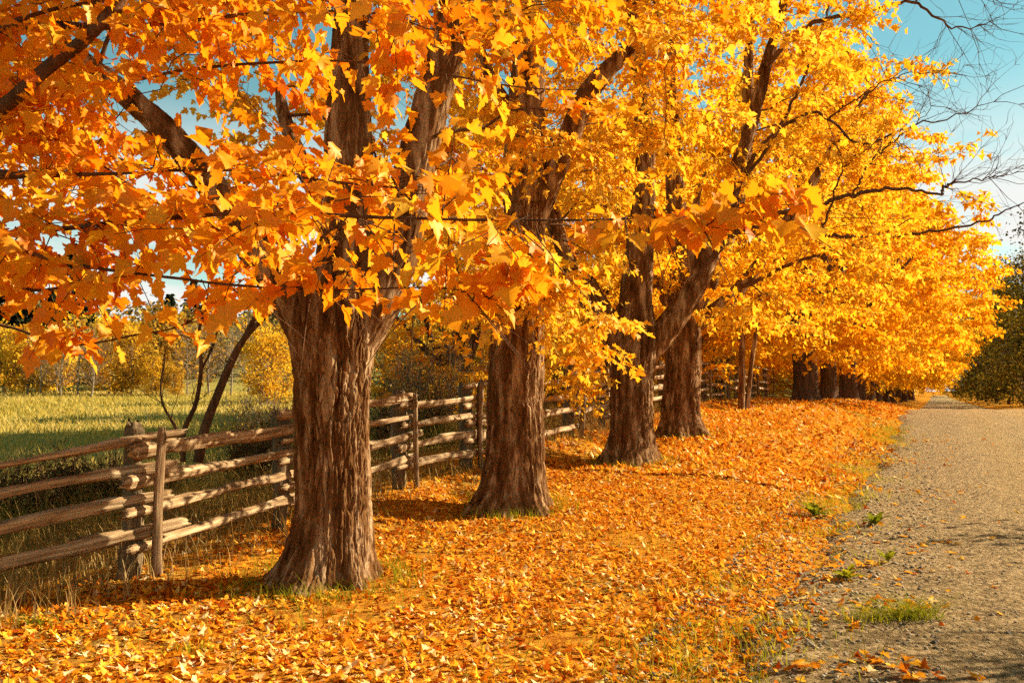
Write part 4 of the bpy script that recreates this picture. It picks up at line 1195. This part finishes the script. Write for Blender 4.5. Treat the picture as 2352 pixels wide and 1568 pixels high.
# ------------------------------------------------------------------ shrubs, far trees, woods
def shrub_proto(seed, h, n_stem, nleaf, m, tone, name='shrub', leafsize=.06, tw='grey_twig', spread=.5):
    r = np.random.default_rng(seed)
    root = thing(name, (0, 0, 0), 'x', 'shrub')
    az = r.uniform(0, 2 * np.pi, n_stem); t = np.linspace(0, 1, 7)
    lean = r.uniform(.05, spread, n_stem) * h; hh = h * r.uniform(.6, 1, n_stem)
    C = np.stack([np.cos(az)[:, None] * lean[:, None] * t ** 1.3, np.sin(az)[:, None] * lean[:, None] * t ** 1.3, hh[:, None] * t], -1) + r.normal(0, .015 * h, (n_stem, 7, 3)) * (t[:, None] > 0)
    R = .008 * h / 2 * (1 - .75 * t)[None] * np.ones((n_stem, 1))
    V, F = multi_tube(C, R, 4); o = build('stems', V, F, M[tw], root); o['kind'] = 'stuff'
    V, F = bare_twigs([(c, None) for c in C], seed, 7, h * .28, 3, h * .14, .6, 4); o = build('twigs', V, F, M[tw], root); o['kind'] = 'stuff'
    if nleaf:
        ii = r.integers(0, n_stem, nleaf); tt = r.uniform(.25, 1, nleaf); k = np.minimum((tt * 6).astype(int), 5)
        pos = C[ii, k] + r.normal(0, .10 * h, (nleaf, 3)); pos[:, 2] = np.maximum(pos[:, 2], .05)
        V, F, T = leaves(3, pos, r.normal(0, 1, (nleaf, 3)) + [0, 0, -.4], r.normal(0, .7, (nleaf, 3)) + [0, 0, 1], leafsize * r.uniform(.6, 1.3, nleaf), np.clip(tone + r.normal(0, .2, nleaf), 0, 1))
        o = build('foliage', V, F, M[m], root, tone=T); o['kind'] = 'stuff'
    return root
def tree_proto(seed, h, nclump, nleaf, m, tone, r_, leafsize, name, tw, lo=.2, wide=.33):
    r = np.random.default_rng(seed); root = thing(name, (0, 0, 0), 'x', 'tree')
    c = np.array([[0, 0, -.1], [.02 * h, 0, .3 * h], [-.01 * h, .02 * h, .65 * h], [.02 * h, 0, .97 * h]])
    V, F = multi_tube(catmull(c, 10)[None], np.linspace(r_, r_ * .2, 10)[None], 8); build('trunk', V, F, M[tw], root, smooth=True)
    hc = r.uniform(lo, .96, nclump); ph = r.uniform(0, 6.28, nclump)
    rad = wide * h * np.sqrt(np.clip(1 - ((hc - .5) / .56) ** 2, .05, 1)) * np.sqrt(r.uniform(.1, 1, nclump))
    cc = np.stack([rad * np.cos(ph), rad * np.sin(ph), hc * h], -1)
    st = np.stack([0 * hc, 0 * hc, np.maximum(hc * h - rad * .9, .15 * h)], -1)
    t = np.linspace(0, 1, 5)[None, :, None]
    B = st[:, None] * (1 - t) + cc[:, None] * t + r.normal(0, .012 * h, (nclump, 5, 3)) * (t > 0)
    V, F = multi_tube(B, (r_ * .3 * (1 - .8 * t[..., 0])) * np.ones((nclump, 1)), 3); o = build('branches', V, F, M[tw], root); o['kind'] = 'stuff'
    V, F = bare_twigs([(b, None) for b in B], seed, 5, h * .14, 2, h * .07, .5, 4); o = build('twigs', V, F, M[tw], root); o['kind'] = 'stuff'
    if nleaf:
        ii = r.integers(0, nclump, nleaf)
        pos = cc[ii] + r.normal(0, .05 * h, (nleaf, 3)) * [1.2, 1.2, .8]
        tn = tone + .16 * r.normal(size=nclump)[ii] + r.normal(0, .12, nleaf)
        V, F, T = leaves(3, pos, r.normal(0, 1, (nleaf, 3)) + [0, 0, -.5], r.normal(0, .6, (nleaf, 3)) + [0, 0, 1], leafsize * r.uniform(.6, 1.3, nleaf), np.clip(tn, 0, 1))
        o = build('crown', V, F, M[m], root, tone=T); o['kind'] = 'stuff'
    return root
def conifer_proto(seed, h):
    r = np.random.default_rng(seed); root = thing('spruce_tree', (0, 0, 0), 'x', 'tree')
    V, F = multi_tube(np.array([[[0, 0, -.1], [0, 0, h * .5], [0, 0, h]]]), np.array([[.16, .1, .01]]), 6); build('trunk', V, F, M['dark_bark'], root)
    nb = 240; z = h * r.uniform(.06, .985, nb); L = (1 - z / h) ** .85 * h * .24 * r.uniform(.7, 1.15, nb) + .12; az = r.uniform(0, 6.28, nb)
    d = np.stack([np.cos(az), np.sin(az), 0 * az], -1)
    t = np.linspace(0, 1, 4)
    C = d[:, None] * (L[:, None] * t)[..., None]; C[..., 2] = z[:, None] + L[:, None] * (-.35 * t + .18 * t ** 2)
    V, F = multi_tube(C, .02 * (1 - .8 * t)[None] * np.ones((nb, 1)), 3); o = build('branches', V, F, M['dark_bark'], root); o['kind'] = 'stuff'
    m_ = 22; tt = r.uniform(.15, 1, (nb, m_)); pos = d[:, None] * (L[:, None] * tt)[..., None]
    pos[..., 2] = z[:, None] + L[:, None] * (-.35 * tt + .18 * tt ** 2)
    sd = np.stack([-d[:, 1], d[:, 0], 0 * az], -1)[:, None] * r.choice([-1, 1], (nb, m_, 1))
    tip = d[:, None] * .8 + sd * r.uniform(.2, 1, (nb, m_, 1)) + np.array([0, 0, -.3]) + r.normal(0, .2, (nb, m_, 3))
    N_ = nb * m_
    V, F, T = leaves(3, pos.reshape(-1, 3), tip.reshape(-1, 3), r.normal(0, .4, (N_, 3)) + [0, 0, 1], .42 * r.uniform(.6, 1.2, N_) , np.clip(r.normal(.45, .25, N_), 0, 1))
    o = build('crown', V, F, M['needle'], root, tone=T); o['kind'] = 'stuff'
    return root
class Kind:
    def __init__(s, ps): s.ps = ps; s.used = [False] * len(ps); s.i = 0
    def put(s, du, Y, sc_, label, group, X=None):
        x = P(du, 914, Y)[0] if X is None else X
        k = s.i % len(s.ps); s.i += 1
        return place(k, x, Y, s.i * 1.7, sc_, label, group, s.ps, s.used, -.03)
brush = Kind([shrub_proto(301, 2.4, 26, 1500, 'brush', .55), shrub_proto(302, 2.1, 22, 1100, 'gold', .45)])
weeds = Kind([shrub_proto(303, 1.0, 30, 900, 'brush', .12, 'tall_weed', .05, 'twig', .35)])
gold = Kind([tree_proto(311, 6, 70, 3600, 'gold', .75, .09, .22, 'golden_tree', 'grey_twig', .08), tree_proto(312, 5.5, 60, 3000, 'gold', .55, .08, .22, 'golden_tree', 'grey_twig', .1)])
barek = Kind([tree_proto(313, 6, 46, 0, 'brush', .4, .08, .2, 'bare_tree', 'grey_twig', .25), tree_proto(314, 6.5, 46, 260, 'brush', .6, .09, .2, 'bare_tree', 'grey_twig', .25)])
spruce = Kind([conifer_proto(315, 12), conifer_proto(316, 10)])
dark = Kind([tree_proto(317, 15, 80, 9000, 'olive', .45, .2, .22, 'roadside_tree', 'dark_bark', .04, .33), tree_proto(318, 13, 70, 8000, 'olive', .62, .18, .22, 'roadside_tree', 'dark_bark', .03, .36)])
for du, Y, s_, lab in [(955, 19, 1.0, 'olive twiggy shrub behind the fence, midway between first and second maples'),
                       (1045, 22, 1.15, 'yellowish twiggy shrub behind the fence, just left of the second maple'),
                       (900, 25, 1.3, 'grey olive shrub behind the fence, just right of the nearest trunk'),
                       (630, 17, .75, 'low olive shrub behind the fence, just left of the nearest trunk'),
                       (1330, 26, 1.0, 'brown twiggy shrub behind the fence, between second and third maples'),
                       (1010, 30, 1.6, 'tall grey shrub farther behind the fence, left of the second maple'),
                       (1650, 34, 1.1, 'dark shrub behind the fence, right of the fourth maple'),
                       (560, 22, .8, 'low yellowish shrub at the field edge behind the sapling')]:
    brush.put(du, Y, s_, lab, 'shrubs behind the fence')
for du, Y, s_, lab in [(205, 12.2, .75, 'dark seeded weed behind the fence, left of the near post'), (268, 12.0, .85, 'dark seeded weed behind the fence, next to the near post'),
                       (560, 14.5, 1.0, 'dark weed clump behind the fence, right of the leaning sapling'), (610, 13.6, .9, 'dark weed clump behind the fence, against the nearest trunk'),
                       (640, 16.5, 1.1, 'dark tall weed behind the fence, half hidden by the nearest trunk'), (385, 13.4, .7, 'dark weed clump behind the fence, at the sapling foot'),
                       (40, 11.4, .95, 'dark weed clump behind the left end of the fence, at the picture edge'), (105, 11.0, .8, 'dark weed clump behind the left fence panel, near its middle'), (160, 11.8, 1.0, 'tall dark weed behind the left fence panel, right of its middle'),
                       (880, 17.5, 1.0, 'dark weed clump behind the fence, just right of the nearest trunk'), (1000, 18.5, 1.1, 'dark weed clump behind the fence between the first and second maples'), (1300, 24, 1.2, 'dark weed clump behind the fence, right of the second maple')]:
    weeds.put(du, Y, s_, lab, 'dark weeds behind the fence')
for du, Y, s_, lab in [(62, 74, .95, 'small golden tree at the far left of the field edge'), (8, 78, 1.1, 'golden tree cut by the left edge, beyond the field'),
                       (250, 76, 1.1, 'bright golden tree left of a pair at the field edge, below hanging leaves'), (300, 74, .95, 'bright golden tree right of a pair at the field edge, below hanging leaves'),
                       (350, 73, .55, 'low golden bush at the field edge, left of the sapling'), (398, 72, .45, 'low yellow bush at the field edge, behind the sapling stems'),
                       (612, 56, .80, 'orange gold young tree beside the nearest trunk, across the field'), (645, 60, .6, 'small gold tree peeking out left of the nearest trunk'),
                       (130, 80, 1.0, 'dull golden tree behind the bare trees at the left'), (930, 60, .9, 'golden tree far behind the shrubs, right of the nearest trunk')]:
    gold.put(du, Y, s_, lab, 'golden trees beyond the field')
for du, Y, s_, lab in [(92, 71, .9, 'leafless grey tree at the left of the field edge'), (140, 70, .8, 'leafless grey tree, second from the left at the field edge'),
                       (178, 72, 1.0, 'leafless grey tree, third from the left at the field edge'), (210, 70, .85, 'leafless grey tree just left of the bright golden pair'),
                       (430, 74, 1.0, 'leafless grey tree behind the sapling, across the field'), (480, 76, 1.1, 'leafless grey tree between the sapling stems, across the field'),
                       (530, 72, 1.0, 'leafless grey tree right of the sapling, across the field'), (570, 78, 1.2, 'leafless grey tree left of the orange gold young tree')]:
    barek.put(du, Y, s_, lab, 'leafless trees beyond the field')
for du, Y, s_, lab in [(52, 92, 1.12, 'tallest dark spruce at the far left behind the golden trees'), (110, 96, 1.0, 'dark spruce second from the left behind the golden trees'),
                       (158, 98, 1.25, 'dark spruce third from the left, behind hanging orange leaves'), (205, 94, .75, 'shorter dark spruce above the bright golden pair'),
                       (10, 97, 1.15, 'dark spruce cut by the left edge of the picture'), (385, 104, .95, 'dark spruce behind the sapling, half hidden in the wood'),
                       (440, 108, .95, 'dark spruce right of the sapling top, in the wooded hill')]:
    spruce.put(du, Y, s_, lab, 'spruces beyond the field')
for x_, y_, s_, lab in [(8.4, 7.6, .85, 'leafless tree just outside the right edge, casting its shadow over the near gravel'), (11.6, 12.6, .62, 'leafless tree outside the right edge, casting its shadow farther up the gravel')]:
    barek.put(0, y_, s_, lab, 'leafless trees right of the road', X=x_)
def rq(s_, q): return xy(s_, q)
for i, (s_, q, sz_, lab) in enumerate([(80, 10.0, 1.02, 'nearest dark green tree at the right edge, across the road'), (93, 9.0, 1.05, 'dark green tree right of the road, second from the right edge'),
                                    (106, 8.3, 1.05, 'dark olive tree right of the road, third from the right edge'), (121, 7.8, 1.1, 'dark olive tree right of the road, fourth from the right edge'),
                                    (139, 7.5, 1.2, 'dark tree right of the road, where it dips'), (160, 7.2, 1.2, 'small dark tree by the far stretch of the road'),
                                    (184, 7.0, 1.2, 'distant dark tree overhanging the far road from the right'), (212, 6.8, 1.2, 'farthest dark tree on the right of the road')]):
    x, y = rq(s_, q); dark.put(0, y, sz_, lab, 'dark trees across the road', X=x)
for i, (s_, q, sz_, lab) in enumerate([(58, 7.2, .8, 'twiggy shrub at the right edge, by the gravel'), (68, 7.0, .9, 'second twiggy shrub along the right of the road'), (80, 6.6, 1.0, 'third twiggy shrub along the right of the road, farther off')]):
    x, y = rq(s_, q); brush.put(0, y, sz_, lab, 'shrubs across the road', X=x)
# wooded hill and the wood closing the view
def wood(name, label, pts, hts, m, tone, seed, npl=420, leafsize=.5):
    r = np.random.default_rng(seed); A = Acc()
    for (x, y), h in zip(pts, hts):
        z = float(gz(x, y)); nn = npl
        cl = np.stack([r.normal(0, .2 * h, 26), r.normal(0, .2 * h, 26), r.uniform(.12, .95, 26) * h], -1)
        ii = r.integers(0, 26, nn)
        pos = cl[ii] + r.normal(0, .075 * h, (nn, 3)); pos[:, 2] = np.maximum(pos[:, 2], .1); pos += [x, y, z]
        tn = np.clip(tone + .22 * r.normal() + .12 * r.normal(size=26)[ii] + r.normal(0, .1, nn), 0, 1)
        V, F, T = leaves(3, pos, r.normal(0, 1, (nn, 3)), r.normal(0, .6, (nn, 3)) + [0, 0, 1], leafsize * r.uniform(.5, 1.3, nn), tn); A.add(V, F, T)
    V, F, T = A.get(); o = build(name, V, F, M[m], tone=T); tag(o, label, 'wood', kind='stuff')
rw = np.random.default_rng(77)
pts = [(P(du, 914, Y)[0], Y) for du, Y in zip(rw.uniform(-150, 1500, 120), rw.uniform(100, 170, 120))]
wood('distant_wood', 'brown and olive wood on the hill beyond the field', pts, rw.uniform(6, 10, 120), 'brush', .5, 78, 230, .65)
pts = [(P(du, 914, Y)[0], Y) for du, Y in zip(rw.uniform(-100, 1300, 46), rw.uniform(84, 130, 46))]
wood('autumn_wood', 'golden autumn trees mixed into the wooded hill', pts, rw.uniform(5, 8, 46), 'gold', .45, 79)
pts = [xy(s_, q) for s_, q in zip(rw.uniform(70, 330, 130), 9 + rw.uniform(4, 40, 130))] + [xy(rw.uniform(330, 380), q) for q in rw.uniform(-40, 30, 36)]
wood('roadside_wood', 'dark olive wood behind the trees across the road', pts, rw.uniform(9, 13, 166), 'olive', .42, 80, 130, .95)
pts = [(P(du, 914, Y)[0], Y) for du, Y in zip(rw.uniform(900, 2000, 60), rw.uniform(62, 100, 60))]
wood('hedgerow_wood', 'yellow trees filling the view behind the row of maples', pts, rw.uniform(5, 9, 60), 'gold', .7, 81)

# twigs belong to the branches that carry them
for root in [o for o in bpy.data.objects if o.type == 'EMPTY']:
    ch = {}
    for c in root.children: ch.setdefault(c.name.split('.')[0], c)
    for a, b in (('twigs', 'branches'), ('bare_twigs', 'bare_branch'), ('twigs', 'stems')):
        if a in ch and b in ch: ch[a].parent = ch[b]
